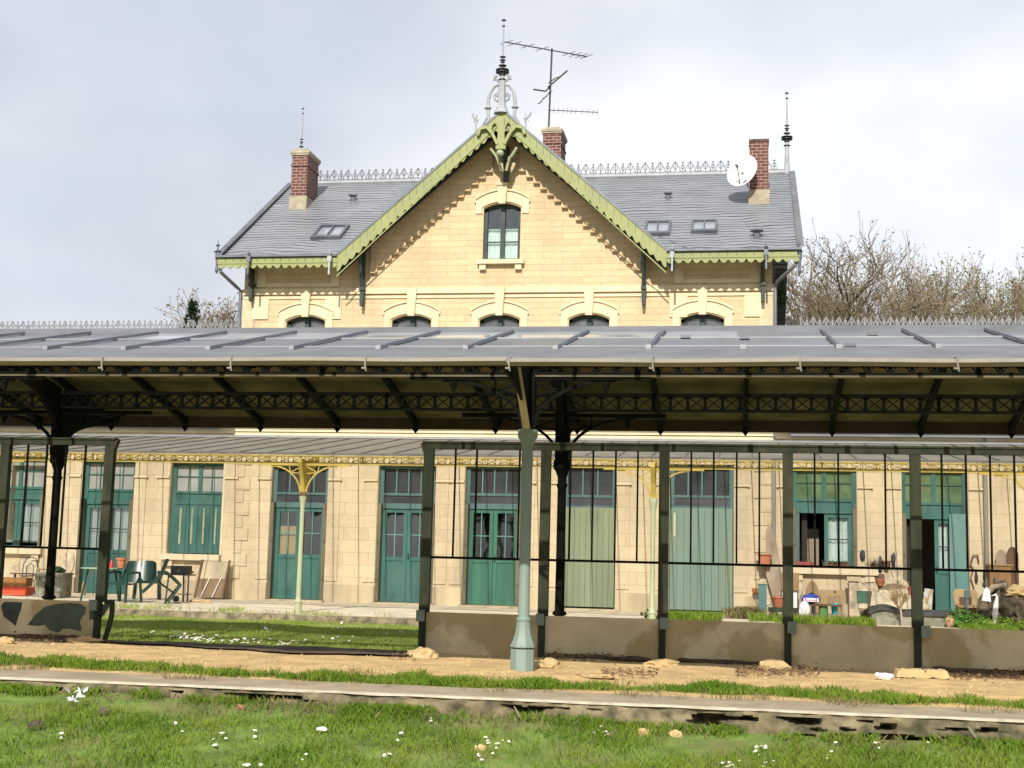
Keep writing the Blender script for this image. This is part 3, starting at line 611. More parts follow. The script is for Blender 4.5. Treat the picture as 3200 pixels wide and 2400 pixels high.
for sg in (-1, 1):
    zl_ = AP-.13-.882*4.0; xl_ = GX+sg*(AP-.13-zl_)/.882
    m.ext([(GX, 31.18, AP-.13), (xl_, 31.18, zl_), (xl_, FY-.002, zl_), (GX, FY-.002, AP-.13)], (0, 0, -.02))
for a, b in ((RX0+.05, GX-3.98), (GX+3.98, RX1-.05)): m.ext([(a, 31.18, EZ-.12), (b, 31.18, EZ-.12), (b, FY-.06, mz_(FY)-.16), (a, FY-.06, mz_(FY)-.16)], (0, 0, -.02))
m.build('soffit', soffit_m, B)
m = MB()
for sg in (-1, 1): m.ext([(GX, 31.02, AP+.03), (GX+sg*4.03, 31.02, AP+.03-4.03*.882), (GX+sg*4.03, 31.02, AP-.03-4.03*.882), (GX, 31.02, AP-.03)], (0, .12, 0))
for a, b in ((RX0-.05, GX-4.0), (GX+4.0, RX1+.05)): m.box(a, b, 30.96, 31.08, EZ-.04, EZ+.012)
m.build('roof_edge', zinc_d, B)
for sg, xe in ((-1, RX0), (1, RX1)):               # verge flashing on the end gables
    m = MB(); m.ext([(xe-.04, 31.02, EZ+.03), (xe+.10, 31.02, EZ+.03), (xe+.10, RG, RGZ+.03), (xe-.04, RG, RGZ+.03)], (0, 0, .05)); m.ext([(xe-.05, 31.02, EZ+.07), (xe-.01, 31.02, EZ+.07), (xe-.01, RG, RGZ+.07), (xe-.05, RG, RGZ+.07)], (0, 0, -.28)); m.build('verge', zinc_d if sg < 0 else zinc, B)
def scalloped(m, top, y0, y1, h, per, amp, L):     # board hanging below top(s) with a scalloped lower edge
    n = int(L/per)*6; a = None
    for i in range(n+1):
        s_ = L*i/n; x, z = top(s_); ph = (s_ % per)/per; d = h+amp*math.sin(math.pi*ph)**.7
        b = (x, z, z-d)
        if a: m.xz([(a[0], a[1]), (b[0], b[1]), (b[0], b[2]), (a[0], a[2])], y0, y1)
        a = b
for sg in (-1, 1):
    m = MB(); scalloped(m, lambda s_: (GX+sg*s_, AP-.02-.882*s_), 31.03, 31.07, .33, .168, .11, 4.0)
    bb = m.build('bargeboard', lime, B)
    m = MB(); m.xz([(GX, AP-.30), (GX+sg*4.0, AP-.30-.882*4.28), (GX+sg*4.0, AP-.335-.882*4.28), (GX, AP-.335)], 31.01, 31.028); m.build('bead', lime, bb)
    m = MB()
    for k in range(1, 23): x = GX+sg*k*.172; z = AP-.05-.882*k*.172; m.bar((x, 31.027, z), (x+sg*.0-.06*sg*-1*0, 31.027, z-.2), .006, .004, (0, 1, 0))
    m.bar((GX+sg*.1, 31.027, AP-.055-.0882), (GX+sg*3.97, 31.027, AP-.055-.882*3.97), .006, .006, (0, 1, 0))
    m.build('board_joint', dkwood, bb)
for a, b in ((RX0, GX-3.98), (GX+3.98, RX1)):
    m = MB(); scalloped(m, lambda s_: (a+s_, EZ-.05), 31.02, 31.06, .16, .207, .11, b-a); eb = m.build('eaves_board', lime, B)
    m = MB(); m.box(a, b, 31.005, 31.018, EZ-.2, EZ-.165); m.build('bead', lime, eb)
    m = MB()
    for k in range(1, int((b-a)/.205)): m.box(a+k*.205-.005, a+k*.205+.005, 31.014, 31.019, EZ-.15, EZ-.06)
    m.box(a+.1, b-.1, 31.014, 31.019, EZ-.064, EZ-.058)
    m.build('board_joint', dkwood, eb)
m = MB()                                           # dark inner rafters of the gable overhang
for sg in (-1, 1): m.ext([(GX, 31.2, AP-.16), (GX+sg*4.0, 31.2, AP-.16-4.0*.882), (GX+sg*4.0, 31.2, AP-.46-4.0*.882), (GX, 31.2, AP-.46)], (0, .07, 0))
m.build('barge_rafter', dkwood, B)
# apex ornament of the gable
m = MB(); y0, y1 = 30.94, 31.02
m.xz([(GX-.06, AP-.25), (GX+.06, AP-.25), (GX+.10, AP-.95), (GX-.10, AP-.95)], y0, y1)
for sg in (-1, 1):
    pts = [(GX+sg*.08, AP-.9), (GX+sg*.22, AP-.62), (GX+sg*.36, AP-.46), (GX+sg*.52, AP-.5), (GX+sg*.58, AP-.66)]
    for (p, q, w) in zip(pts, pts[1:], (.12, .13, .12, .09)): m.bar((p[0], y0+.04, p[1]), (q[0], y0+.04, q[1]), .07, w, (0, 1, 0))
    pts = arc(GX+sg*.17, AP-.52, .10, -60 if sg > 0 else 240, 200 if sg > 0 else -20, 8, .18)
    for p, q in zip(pts, pts[1:]): m.bar((p[0], y0+.04, p[1]), (q[0], y0+.04, q[1]), .06, .045, (0, 1, 0))
m.box(GX-.12, GX+.12, y0-.02, y1, AP-1.02, AP-.94); m.build('apex_ornament', lime, B)
m = MB(); m.lathe([(.02, AP-1.18), (.085, AP-1.15), (.10, AP-1.1), (.06, AP-1.04), (.03, AP-1.02)], GX-.02, 30.99, 12); m.build('apex_pendant', cream_col, B, smooth=True)
m = MB(); zk = GW[3]+.5; m.bar((GX+.02, 31.0, AP-.4), (GX+.02, 31.72, zk+.1), .10, .10, (0, 1, 0)); m.box(GX-.04, GX+.08, 31.62, 31.74, zk, AP-.75)
m.build('gable_post', dkgreen, B)
m = MB()
for sg in (-1, 1):
    pts = [(GX+.02+sg*.06, zk+.18), (GX+.02+sg*.16, zk+.5), (GX+.02+sg*.33, zk+.72)]
    for p, q in zip(pts, pts[1:]): m.bar((p[0], 31.35, p[1]), (q[0], 31.25, q[1]), .06, .09, (0, 1, 0))
m.build('curved_brace', cream_col, B)
for (px, yt, yb) in ((778, 535, 650), (1389, 530, 648), (538, 560, 640), (1648, 552, 640)):
    x, zb = at(px, yb, 31.5); zt_ = at(px, yt, 31.3)[1]
    m = MB(); m.box(x-.045, x+.045, 31.58, 31.70, zb, zt_+.1); m.bar((x, 31.62, zb+.35), (x, 31.2, zt_+.02), .07, .08, (1, 0, 0)); m.box(x-.06, x+.06, 31.55, FY-.03, zb+.28, zb+.36); m.box(x-.035, x+.035, 31.56, 31.72, zb-.1, zb)
    m.build('eaves_bracket', dkgreen, B)
for (px, py) in ((537, 560), (712, 560), (1452, 551), (1655, 546)):
    x, z = at(px, py, 30.92); m = MB(); m.box(x-.05, x+.05, 30.88, 30.95, z-.06, z+.08); m.box(x-.022, x+.022, 30.89, 30.94, z-.38, z-.06); m.lathe([(.005, z+.08), (.05, z+.15), (.01, z+.17), (.012, z+.24)], x, 30.92, 6); m.build('gutter_bracket', pale_iron if px in (712, 1452) else zinc_d, B)
for sg, px in ((-1, 470), (1, 1727)):
    x, z = at(px, 548, 31.07); m = MB(); m.lathe([(.06, z-.12), (.06, z+.03), (.1, z+.05), (.03, z+.09), (.02, z+.18), (.06, z+.21), (.01, z+.26), (.01, z+.34)], x, 31.07, 8); m.lathe([(.02, z-.5), (.05, z-.42), (.03, z-.3), (.05, z-.12)], x, 31.07, 8); m.build('corner_finial', zinc_d, B)
    xw = XL if sg < 0 else XR
    m = MB(); m.tube([(x-sg*.05, 31.17, EZ-.2), (x-sg*.09, 31.1, EZ-.38), (xw+sg*.12, 31.5, EZ-.66), (xw+sg*.06, 31.72, EZ-.74), (xw+sg*.06, 31.74, 4.4)], .045, 8); m.build('downpipe', zinc_d if sg < 0 else zinc, B, smooth=True)
m = MB(); xa, xb = at(1676, 640, 33.)[0], at(1695, 640, 33.)[0]; m.box(xa, xb, 32.6, 34.2, 4.2, 8.28); m.build('side_cladding', coursed('dark_slate_cladding', (.02, .03, .026), (.03, .04, .033), (.008, .01, .01), .3, .18, .01, (.04, .06, .04), bstr=.6), B)
# ridge cresting
def cresting(m, x0, x1, y, z, per, h, wire=.016):
    x = x0+per/2
    def path(pts, r=wire): m.tube([(a, y, b) for a, b in pts], r, 4, False)
    m.box(x0, x1, y-.012, y+.012, z+.015, z+.03)
    while x < x1-per*.3:
        for sg in (-1, 1):
            path([(x+sg*per*.30, z+.02), (x+sg*per*.33, z+h*.3), (x+sg*per*.2, z+h*.62), (x+sg*.01, z+h)])
            path([(x, z+h*.25), (x+sg*per*.13, z+h*.5), (x+sg*per*.1, z+h*.66)], wire*.8)
            path([(x+per/2, z+h*.3), (x+per/2+sg*per*.12, z+h*.5), (x+per/2+sg*per*.06, z+h*.68), (x+per/2, z+h*.78)], wire*.9)
            path([(x+per/2, z+h*.08), (x+per/2+sg*per*.13, z+h*.12), (x+per/2+sg*per*.17, z+h*.3)], wire*.8)
        path([(x, z), (x, z+h*1.02)]); path([(x+per/2, z), (x+per/2, z+h*.98)])
        m.lathe([(.004, z+h*.9), (.03, z+h*.96), (.004, z+h*1.08)], x, y, 5); m.lathe([(.004, z+h*.86), (.035, z+h*.93), (.004, z+h*1.03)], x+per/2, y, 5)
        x += per
m = MB(); cresting(m, RX0+.3, GX-xv-.1, RG, RGZ+.10, .41, .30); m.build('ridge_cresting', grey_iron, B)
m = MB(); cresting(m, GX+xv+.1, RX1-.12, RG, RGZ+.10, .41, .30); m.build('ridge_cresting', grey_iron, B)
m = MB()
for a, b in ((RX0+.05, GX-xv), (GX+xv, RX1-.05)): m.tube([(a, RG, RGZ+.02), (b, RG, RGZ+.02)], .075, 8)
m.build('ridge_roll', zinc_pale, B, smooth=True)
def finial(px, pyb, pyt, Y, big, name='roof_finial'):
    x, zb = at(px, pyb, Y); zt_ = at(px, pyt, Y)[1]; H = zt_-zb; m = MB(); d = MB()
    m.lathe([(.07*big, zb), (.055*big, zb+.12*H), (.045*big, zb+.35*H), (.022, zb+.5*H), (.02, zb+.62*H), (.026, zb+.64*H), (.012, zb+.95*H), (.006, zt_)], x, Y, 8)
    for t, r, h in ((.34, .075, .02), (.385, .06, .03), (.415, .13, .025), (.44, .13, .02), (.485, .075, .025), (.52, .04, .03), (.545, .055, .02), (.58, .06, .012), (.90, .03, .03), (.965, .045, .02)):
        d.lathe([(r*.6*big, zb+t*H), (r*big, zb+t*H+h*.4), (r*big, zb+t*H+h), (r*.5*big, zb+t*H+h*1.5)], x, Y, 10)
    f = m.build(name, pale_iron, B, smooth=True); d.build('collar', dark_iron, f)
    return f, x, zb, zt_
f, x, zb, ztp = finial(1083, 244, 38, 31.1, 1.3)
m = MB(); m.lathe([(.19, zb-.02), (.15, zb+.08), (.105, zb+.2), (.09, zb+.75), (.1, zb+.8)], x, 31.1, 8)
for sg in (-1, 1):
    m = MB() if sg > 0 else m
    P_ = lambda a, b: (x+sg*a*.84, 31.1, zb+b)
    m.tube([P_(.09, .72), P_(.22, .68), P_(.35, .52), P_(.40, .28), P_(.39, .02), P_(.36, -.2)], [.038, .038, .042, .046, .042, .038], 8); m.lathe([(.05, zb+.10), (.09, zb+.12), (.09, zb+.15), (.05, zb+.17)], x+sg*.336, 31.1, 8)
    m.tube([P_(.10, .80), P_(.18, .86), P_(.25, .84), P_(.22, .92), P_(.15, .95)], .032, 6); m.tube([P_(.12, .3), P_(.2, .34), P_(.22, .45), P_(.15, .5), P_(.14, .42)], .03, 6)
    m.tube([P_(.42, -.1), P_(.55, -.3), P_(.72, -.42)], .025, 5); m.tube([P_(.72, -.46), P_(.74, -.28), P_(.68, -.14)], .025, 5); m.tube([P_(.68, -.18), P_(.82, -.1), P_(.86, .0)], .028, 5); m.tube([P_(.8, -.22), P_(.70, -.02)], .016, 5); m.tube([P_(.86, -.6), P_(.98, -.68), P_(1.0, -.8)], .012, 5)
    m.build('scrollwork', pale_iron, f, smooth=True)
finial(1700, 378, 196, RG, 1.2); finial(647, 402, 230, RG, .9)
# wing roofs and their cresting
WRZ = at(300, 714, 36)[1]; WRR = at(1950, 708, 36)[1]
for x0, x1, zr in ((-22.2, XL-.01, WRZ), (XR+.01, 12.2, WRR)):
    m = MB(); m.ext([(x0, 31.4, 4.3), (x1, 31.4, 4.3), (x1, 36, zr), (x0, 36, zr)], (0, 0, -.08)); m.ext([(x0, 40.6, 4.3), (x1, 40.6, 4.3), (x1, 36, zr), (x0, 36, zr)], (0, 0, -.08)); m.build('wing_roof', slate, B)
    m = MB(); cresting(m, x0, x1, 36, zr-.0, .33, .29, .015); m.build('ridge_cresting', wing_iron, B)
# chimneys
def on_roof(px, py):
    d = ray(px, py); t = (EZ-ms*31.09-EYE)/(d.z-ms*d.y); return d.x*t, d.y*t, EYE+d.z*t
def chimney(name, px0, px1, pyb, pyt, dep, Y=None, cement_h=.35, cap=True):
    if Y is None: _, Y, _ = on_roof((px0+px1)/2, pyb)
    x0, zb = at(px0, pyb, Y); x1 = at(px1, pyb, Y)[0]; zt_ = at(px0, pyt, Y)[1]
    m = MB(); m.box(x0, x1, Y, Y+dep, zb-.6, zt_-.12); c = m.build(name, brick, B)
    if cement_h: MB().box(x0-.025, x1+.025, Y-.025, Y+dep+.02, zb-.6, zb+cement_h).build('cement_base', cement, c)
    if cap:
        m = MB(); m.box(x0-.05, x1+.05, Y-.05, Y+dep+.05, zt_-.10, zt_-.03); m.box(x0-.03, x1+.03, Y-.03, Y+dep+.03, zt_-.15, zt_-.102); m.box(x0+.05, x1-.05, Y+.05, Y+dep-.05, zt_-.03, zt_+.05); m.build('cap', cement, c)
        MB().box(x0-.025, x1+.025, Y-.025, Y+dep+.025, zt_-.46, zt_-.42).build('brick_band', brick, c)
    else: MB().box(x0-.015, x1+.015, Y-.015, Y+dep+.015, zt_-.13, zt_-.06).build('cap', M('sooty_brick', (.09, .05, .04), .9, .4, 12), c)
    return x0, x1, Y, zb, zt_
c1 = chimney('brick_chimney', 626, 660, 452, 324, .95)
c2 = chimney('brick_chimney', 1619, 1660, 440, 296, .5, cap=False)
c3 = chimney('brick_chimney', 1172, 1211, 340, 277, 1.0, Y=36.2, cement_h=0)
# roof windows, vents
for (px0, px1, pyb, pyt) in ((668, 738, 518, 491), (1390, 1447, 510, 482), (1492, 1549, 505, 480)):
    xa, ya, za = on_roof((px0+px1)/2, pyb); xb, yb, zb = on_roof((px0+px1)/2, pyt); w = (px1-px0)/182*1.09; w *= .93; n = Vector((0, -ms, 1)).normalized()
    def rp(x, t, h): return Vector((x, ya+(yb-ya)*t, za+(zb-za)*t))+n*h
    f_ = MB(); fw = .06
    for (a, b, t0, t1) in ((xa-w, xa+w, 0, .14), (xa-w, xa+w, .9, 1), (xa-w, xa-w+fw, .14, .9), (xa+w-fw, xa+w, .14, .9), (xa-.015, xa+.015, .14, .9)):
        q = [rp(a, t0, -.02), rp(b, t0, -.02), rp(b, t1, -.02), rp(a, t1, -.02)]; f_.ext(q, n*.11)
    o_ = f_.build('roof_window', zinc_d, B)
    MB().ext([rp(xa-w+fw, .14, .02), rp(xa+w-fw, .14, .02), rp(xa+w-fw, .9, .02), rp(xa-w+fw, .9, .02)], n*.01).build('pane', M('skylight_glass', (.25, .28, .31), .08, .1, 2, bmp=0, spec=1.), o_)
for (px, py, r) in ((762, 434, .13), (1443, 430, .12), (1635, 512, .16), (1385, 585, .1)):
    if py > 560: continue
    x, y, z = on_roof(px, py); m = MB(); m.lathe([(r*.5, z-.05), (r*.5, z+.12), (r, z+.14), (r*.9, z+.18), (.02, z+.2)], x, y, 8); m.build('roof_vent', zinc_d, B)
# ---------------------------------------------------------------- joinery
def frame_rect(m, x0, x1, z0, z1, w, y0, y1):
    m.box(x0, x0+w, y0, y1, z0, z1); m.box(x1-w, x1, y0, y1, z0, z1); m.box(x0+w, x1-w, y0, y1, z0, z0+w); m.box(x0+w, x1-w, y0, y1, z1-w, z1)
def joinery(key, kind, fr=teal, tz=None, nbars=3, tmat=transom_dk, leafmat=teal, low=None, glz=None, shutters=True, hbar=True, curt=None, midbar=True, fr2=None):
    x0, x1, z0, z1 = OPS[key]; Y0 = FY+.15; W = x1-x0; xc = (x0+x1)/2
    zt0 = z0+(z1-z0)*(tz or .70)                    # underside of transom light
    zb = zt0-(.36 if kind in ('door', 'boards') else .31); fr2 = fr2 or fr
    m = MB(); m.box(x0, x0+.10, Y0, Y0+.1, z0, z1); m.box(x1-.10, x1, Y0, Y0+.1, z0, z1); m.box(x0+.1, x1-.1, Y0, Y0+.1, z1-.07, z1); m.box(x0+.1, x1-.1, Y0, Y0+.1, zt0-.06, zt0)
    m.box(x0+.1, x1-.1, Y0-.02, Y0+.1, zb-.02, zb+.11)
    nm = {'d': 'door', 'w': 'window', 'b': 'boarded_door'}[key[0]]
    o_ = m.build(nm, fr2, B)
    m = MB(); m.box(x0+.1, x1-.1, Y0+.03, Y0+.08, zb+.11, zt0-.06); m.build('transom_panel', fr if key not in ('d4', 'd5', 'd6', 'b7', 'b8') else transom_dk, o_)
    MB().box(x0+.1, x1-.1, Y0+.05, Y0+.06, zt0, z1-.07).build('transom_pane', tmat, o_)
    m = MB()
    for k in range(1, nbars+1): m.box(x0+.1+(W-.2)*k/(nbars+1)-.013, x0+.1+(W-.2)*k/(nbars+1)+.013, Y0+.02, Y0+.048, zt0, z1-.07)
    if midbar: m.box(xc-.05, xc+.05, Y0+.01, Y0+.047, zt0, z1-.07)
    if hbar: zc = zt0+(z1-zt0)*.52; m.box(x0+.1, x1-.1, Y0+.022, Y0+.046, zc-.012, zc+.012)
    if nbars or midbar: m.build('glazing_bar', fr if midbar else teal_pale, o_)
    if kind in ('door', 'window'):
        zp = z0+(1.0 if kind == 'door' else .06)
        for sg in (-1, 1):
            a, b = (x0+.1, xc-.005) if sg < 0 else (xc+.005, x1-.1)
            if key == 'w9' and sg < 0: continue
            if key == 'd10' and sg < 0: continue
            m = MB(); y0, y1 = Y0+.02, Y0+.075; zt_ = zb-.025
            m.box(a, a+.09, y0, y1, z0+.01, zt_); m.box(b-.09, b, y0, y1, z0+.01, zt_); m.box(a+.09, b-.09, y0, y1, zt_-.09, zt_); m.box(a+.09, b-.09, y0, y1, zp, zp+.09); m.box(a+.09, b-.09, y0, y1, z0+.01, z0+.13)
            if kind == 'door': m.box(a+.09, b-.09, y0+.02, y1-.01, z0+.13, zp)
            lf = m.build('leaf', leafmat, o_)
            MB().box(a+.09, b-.09, y0+.03, y0+.036, zp+.09, zt_-.09).build('pane', glz or pane, lf)
            m = MB(); xm = (a+b)/2; zm = (zp+zt_)/2; m.box(xm-.012, xm+.012, y0+.01, y0+.028, zp+.09, zt_-.09); m.box(a+.09, xm-.012, y0+.01, y0+.028, zm-.012, zm+.012); m.box(xm+.012, b-.09, y0+.01, y0+.028, zm-.012, zm+.012)
            m.build('glazing_bar', teal_pale if kind == 'door' and key in ('d4', 'd5', 'd6') else dkwood, lf)
            if curt: MB().sheet(lambda u, v: (a+.06+(b-a-.12)*u, y1+.06+.02*math.sin(u*26), zp+.05+(zt_-zp-.1)*v), 40, 2).build('curtain_or_reflection', curt, lf, smooth=True)
            if kind == 'door' and sg > 0: MB().box(a+.03, a+.06, y0-.05, y0-.001, zp+.05, zp+.17).build('handle', dark_iron, lf)
    if kind == 'shutter':
        n = 4; m = MB()
        for k in range(n):
            a = x0+.1+(W-.2)*k/n; b = a+(W-.2)/n-.008; m.box(a, b, Y0+.0, Y0+.05, z0+.02, zb-.022)
        sh = m.build('shutter', teal, o_)
        m = MB()
        for k in range(n): a = x0+.1+(W-.2)*(k+.5)/n; m.box(a-.022, a+.022, Y0-.005, Y0-.001, z0+.25, zb-.1)
        m.build('bare_wood_streak', M('bleached_wood', (.33, .33, .2), .9, .3, 9, dirt=(.08, .2, .16), dscale=9, damt=.9, streak=True), sh)
    if kind == 'boards':
        n = 9; m = MB()
        for k in range(n):
            a = x0+.02+(W-.04)*k/n; b = a+(W-.04)/n-.006; j = .012*random.random(); m.box(a, b, FY-.01-j, FY+.02, z0+.04, zb+.05+.01*random.random())
        m.build('boarding', low, o_)
        if key == 'b8': MB().box(x0+.1, x0+.14, FY-.03, FY-.024, 1.75, 2.3).build('bare_wood_streak', stone_plain, o_)
    if shutters:
        for sg, xe in ((-1, x0), (1, x1)):
            m = MB(); m.box(xe-sg*.0, xe-sg*.09, FY+.0-.02, FY+.13, z0+.02, zb+.1)
            for zz in (z0+.5, z0+1.4): m.box(xe-sg*.02, xe-sg*.06, FY-.05, FY-.012, zz, zz+.06)
            m.build('folded_shutter', jamb_m, o_)
    return o_, (x0, x1, z0, z1, zt0, zb)
gtr = M('grey_transom_glass', (.34, .345, .32), .15, .15, 1.5, bmp=0, spec=.8)
joinery('w1', 'window', tz=.67, nbars=3, tmat=gtr, curt=curtain_g, shutters=True)
joinery('d2', 'door', tz=.787, nbars=3, tmat=gtr, curt=curtain_g)
joinery('w3', 'shutter', tz=.69, nbars=3, tmat=gtr, shutters=False)
o4, q4 = joinery('d4', 'door', fr2=teal_grey, tz=.80, nbars=3, hbar=False, midbar=False)
x0, x1, z0, z1, zt0, zb = q4; xc = (x0+x1)/2
MB().box(x0+.17, xc-.08, FY+.27, FY+.29, z0+1.0, z0+1.78).build('plywood_sheet', plywood, o4)
joinery('d5', 'door', fr2=teal_grey, tz=.80, nbars=3, hbar=False, midbar=False)
joinery('d6', 'door', fr2=teal_grey, tz=.80, nbars=3, hbar=False, midbar=False, leafmat=M('mid_green_door_paint', (.035, .14, .09), .55, .2, 3, streak=True, bmp=.05), glz=pane_thin)
joinery('b7', 'boards', fr2=teal_grey, tz=.79, nbars=2, low=board_green, hbar=False, midbar=False, shutters=False)
joinery('b8', 'boards', fr2=teal_grey, tz=.79, nbars=3, low=board_teal, hbar=False, midbar=False, shutters=False)
o9, q9 = joinery('w9', 'window', tz=.687, nbars=3, tmat=transom_gr, curt=curtain_or_reflection)  # white sheet behind the pane stands in for the reflected sky
o10, q10 = joinery('d10', 'door', tz=.774, nbars=3, tmat=transom_gr, curt=curtain_or_reflection)  # same white stand-in for reflected sky behind the door leaf
x0, x1, z0, z1, zt0, zb = q9; xc = (x0+x1)/2
MB().box(x0+.3, xc-.08, FY+.9, FY+.95, z0-.3, z0+.9).build('inner_screen', driftwood, o9)
m = MB(); m.box(x0+.1, x0+.16, FY+.12, FY+.55, z0+.02, zb-.03); m.build('leaf', teal_grey, o9)
x0, x1, z0, z1, zt0, zb = q10; xb = at(2092, 1200, FY)[0]
m = MB(); m.box(at(2051, 1200, FY)[0], xb-.02, FY-.05, FY+.0, .06, zb+.1); m.build('leaf', teal_pale, o10)
# sills
for k, x0e, x1e in (('w1', .1, .08), ('w3', .08, .0), ('w9', .06, .45)):
    x0, x1, z0, z1 = OPS[k]; m = MB(); m.box(x0-x0e, x1+x1e, FY-.15, FY+.14, z0-.15, z0-.004); m.box(x0-x0e+.08, x0-x0e+.28, FY-.1, FY-.05, z0-.3, z0-.152); m.box(x1+x1e-.28, x1+x1e-.08, FY-.1, FY-.05, z0-.3, z0-.152); m.build('sill', stone_plain, B)
for k in ('d2', 'd4', 'd5', 'd6', 'b7', 'b8', 'd10'):
    x0, x1, z0, z1 = OPS[k]; m = MB(); m.box(x0-.05, x1+.05, FY-.25, FY+.2, -.06, .028); m.build('doorstep', stone_worn, B)
# upper windows
for i, w in enumerate(UW+[GW]):
    x0, x1, z0, z1 = w; xc = (x0+x1)/2; Y0 = FY+.13; m = MB(); gable = i == 5
    A = arch_fill(x0, x1, z1, .13, 0, 0)
    m.box(x0+.002, x0+.08, Y0, Y0+.08, z0, A[0][1]); m.box(x1-.08, x1-.002, Y0, Y0+.08, z0, A[0][1]); m.box(xc-.055, xc+.055, Y0-.02, Y0+.08, z0, z1-.02); m.box(x0+.08, x1-.08, Y0, Y0+.08, z0, z0+.07)
    for p, q in zip(A, A[1:]): m.xz([p, q, (q[0], q[1]-.08), (p[0], p[1]-.08)], Y0, Y0+.08)
    if gable:
        for zz in (.34, .58): m.box(x0+.08, xc-.055, Y0+.01, Y0+.05, z0+(z1-z0)*zz-.012, z0+(z1-z0)*zz+.012); m.box(xc+.055, x1-.08, Y0+.01, Y0+.05, z0+(z1-z0)*zz-.012, z0+(z1-z0)*zz+.012)
    o_ = m.build('window', dkgreen, B)
    MB().box(x0+.08, x1-.08, Y0+.055, Y0+.06, z0+.07, z1-.02).build('pane', M('upper_glass', (.10, .105, .11), .1, .25, 3, bmp=0, spec=1.) if i not in (5,) else pane, o_)
    if gable:
        MB().sheet(lambda u, v: (x0+.09+(x1-x0-.18)*u, Y0+.10+.012*math.sin(u*55), z0+.07+(z1-z0)*.55*v), 60, 2).build('curtain_or_reflection', curtain_or_reflection, o_, smooth=True)
        m = MB(); m.box(x0-.12, x1+.12, FY-.14, FY+.1, z0-.11, z0-.003); m.box(x0-.06, x0+.1, FY-.1, FY-.001, z0-.25, z0-.112); m.box(x1-.1, x1+.06, FY-.1, FY-.001, z0-.25, z0-.112); m.build('sill', stone_plain, B)
m = MB(); x = at(1671, 1100, FY)[0]; m.tube([(x, FY-.09, 4.1), (x, FY-.09, .1)], .05, 8)
x2 = at(2128, 1100, FY)[0]; m.build('downpipe', pipe_m, B, smooth=True); m = MB(); m.tube([(x2, FY-.09, 4.1), (x2, FY-.09, .1)], .05, 8); m.build('downpipe', pipe_m, B, smooth=True)
# ---------------------------------------------------------------- awning along the facade
AW = thing('station_awning', 'low awning with yellow lattice frieze on slim columns along the station front', 'awning', (-5, 25.6, 0))
AY, AZ0, AZ1 = 25.6, 3.085, 3.97
m = MB(); m.poly([(-22, AY-.2, AZ0), (12, AY-.2, AZ0), (12, FY-.13, AZ1), (-22, FY-.13, AZ1)]); m.build('sun_passing_roof', awning_sun_pass, AW)  # roof surface set to let sun through onto the ground-floor wall
m = MB(); s_ = (AZ1-AZ0)/(FY-.13-AY+.2)
for i in range(54):
    x = -21.8+.63*i; m.ext([(x-.012, AY-.2, AZ0+.002), (x+.012, AY-.2, AZ0+.002), (x+.012, FY-.14, AZ1+.002), (x-.012, FY-.14, AZ1+.002)], (0, 0, .014))
m.box(-22, 12, AY-.24, AY-.202, AZ0-.03, AZ0+.012); m.build('roof_seams', M('weathered_lead', (.09, .085, .07), .7, .25, 3), AW)
m = MB(); m.ext([(-22, FY-.5, AZ1-.37*s_+.012), (12, FY-.5, AZ1-.37*s_+.012), (12, FY-.135, AZ1+.03), (-22, FY-.135, AZ1+.03)], (0, 0, .02)); m.build('flashing', zinc_pale, AW)
m = MB(); f0, f1 = 2.885, 3.055; m.box(-22, 12, AY-.03, AY+.03, f0, f0+.04); m.box(-22, 12, AY-.03, AY+.03, f1-.028, f1); p = .245; x = -22.
k = 0
while x < 12:
    a, b = f0+.025, f1-.018; zc = (a+b)/2
    m.bar((x, AY, a), (x+p, AY, b), .012, .042, (0, 1, 0)); m.bar((x, AY+.003, b), (x+p, AY+.003, a), .012, .042, (0, 1, 0))
    pts = arc(x+p, zc, .052, 0, 360, 12, .07)
    for u, v in zip(pts, pts[1:]): m.bar((u[0], AY-.006, u[1]), (v[0], AY-.006, v[1]), .012, .03, (0, 1, 0))
    if k % 4 == 0: m.box(x-.02, x+.02, AY-.015, AY+.015, a, b)
    for dz in (a, b): m.box(x+p/2-.045, x+p/2+.045, AY-.01, AY+.01, dz-.012, dz+.022)
    x += p; k += 1
m.build('lattice_frieze', yellow, AW)
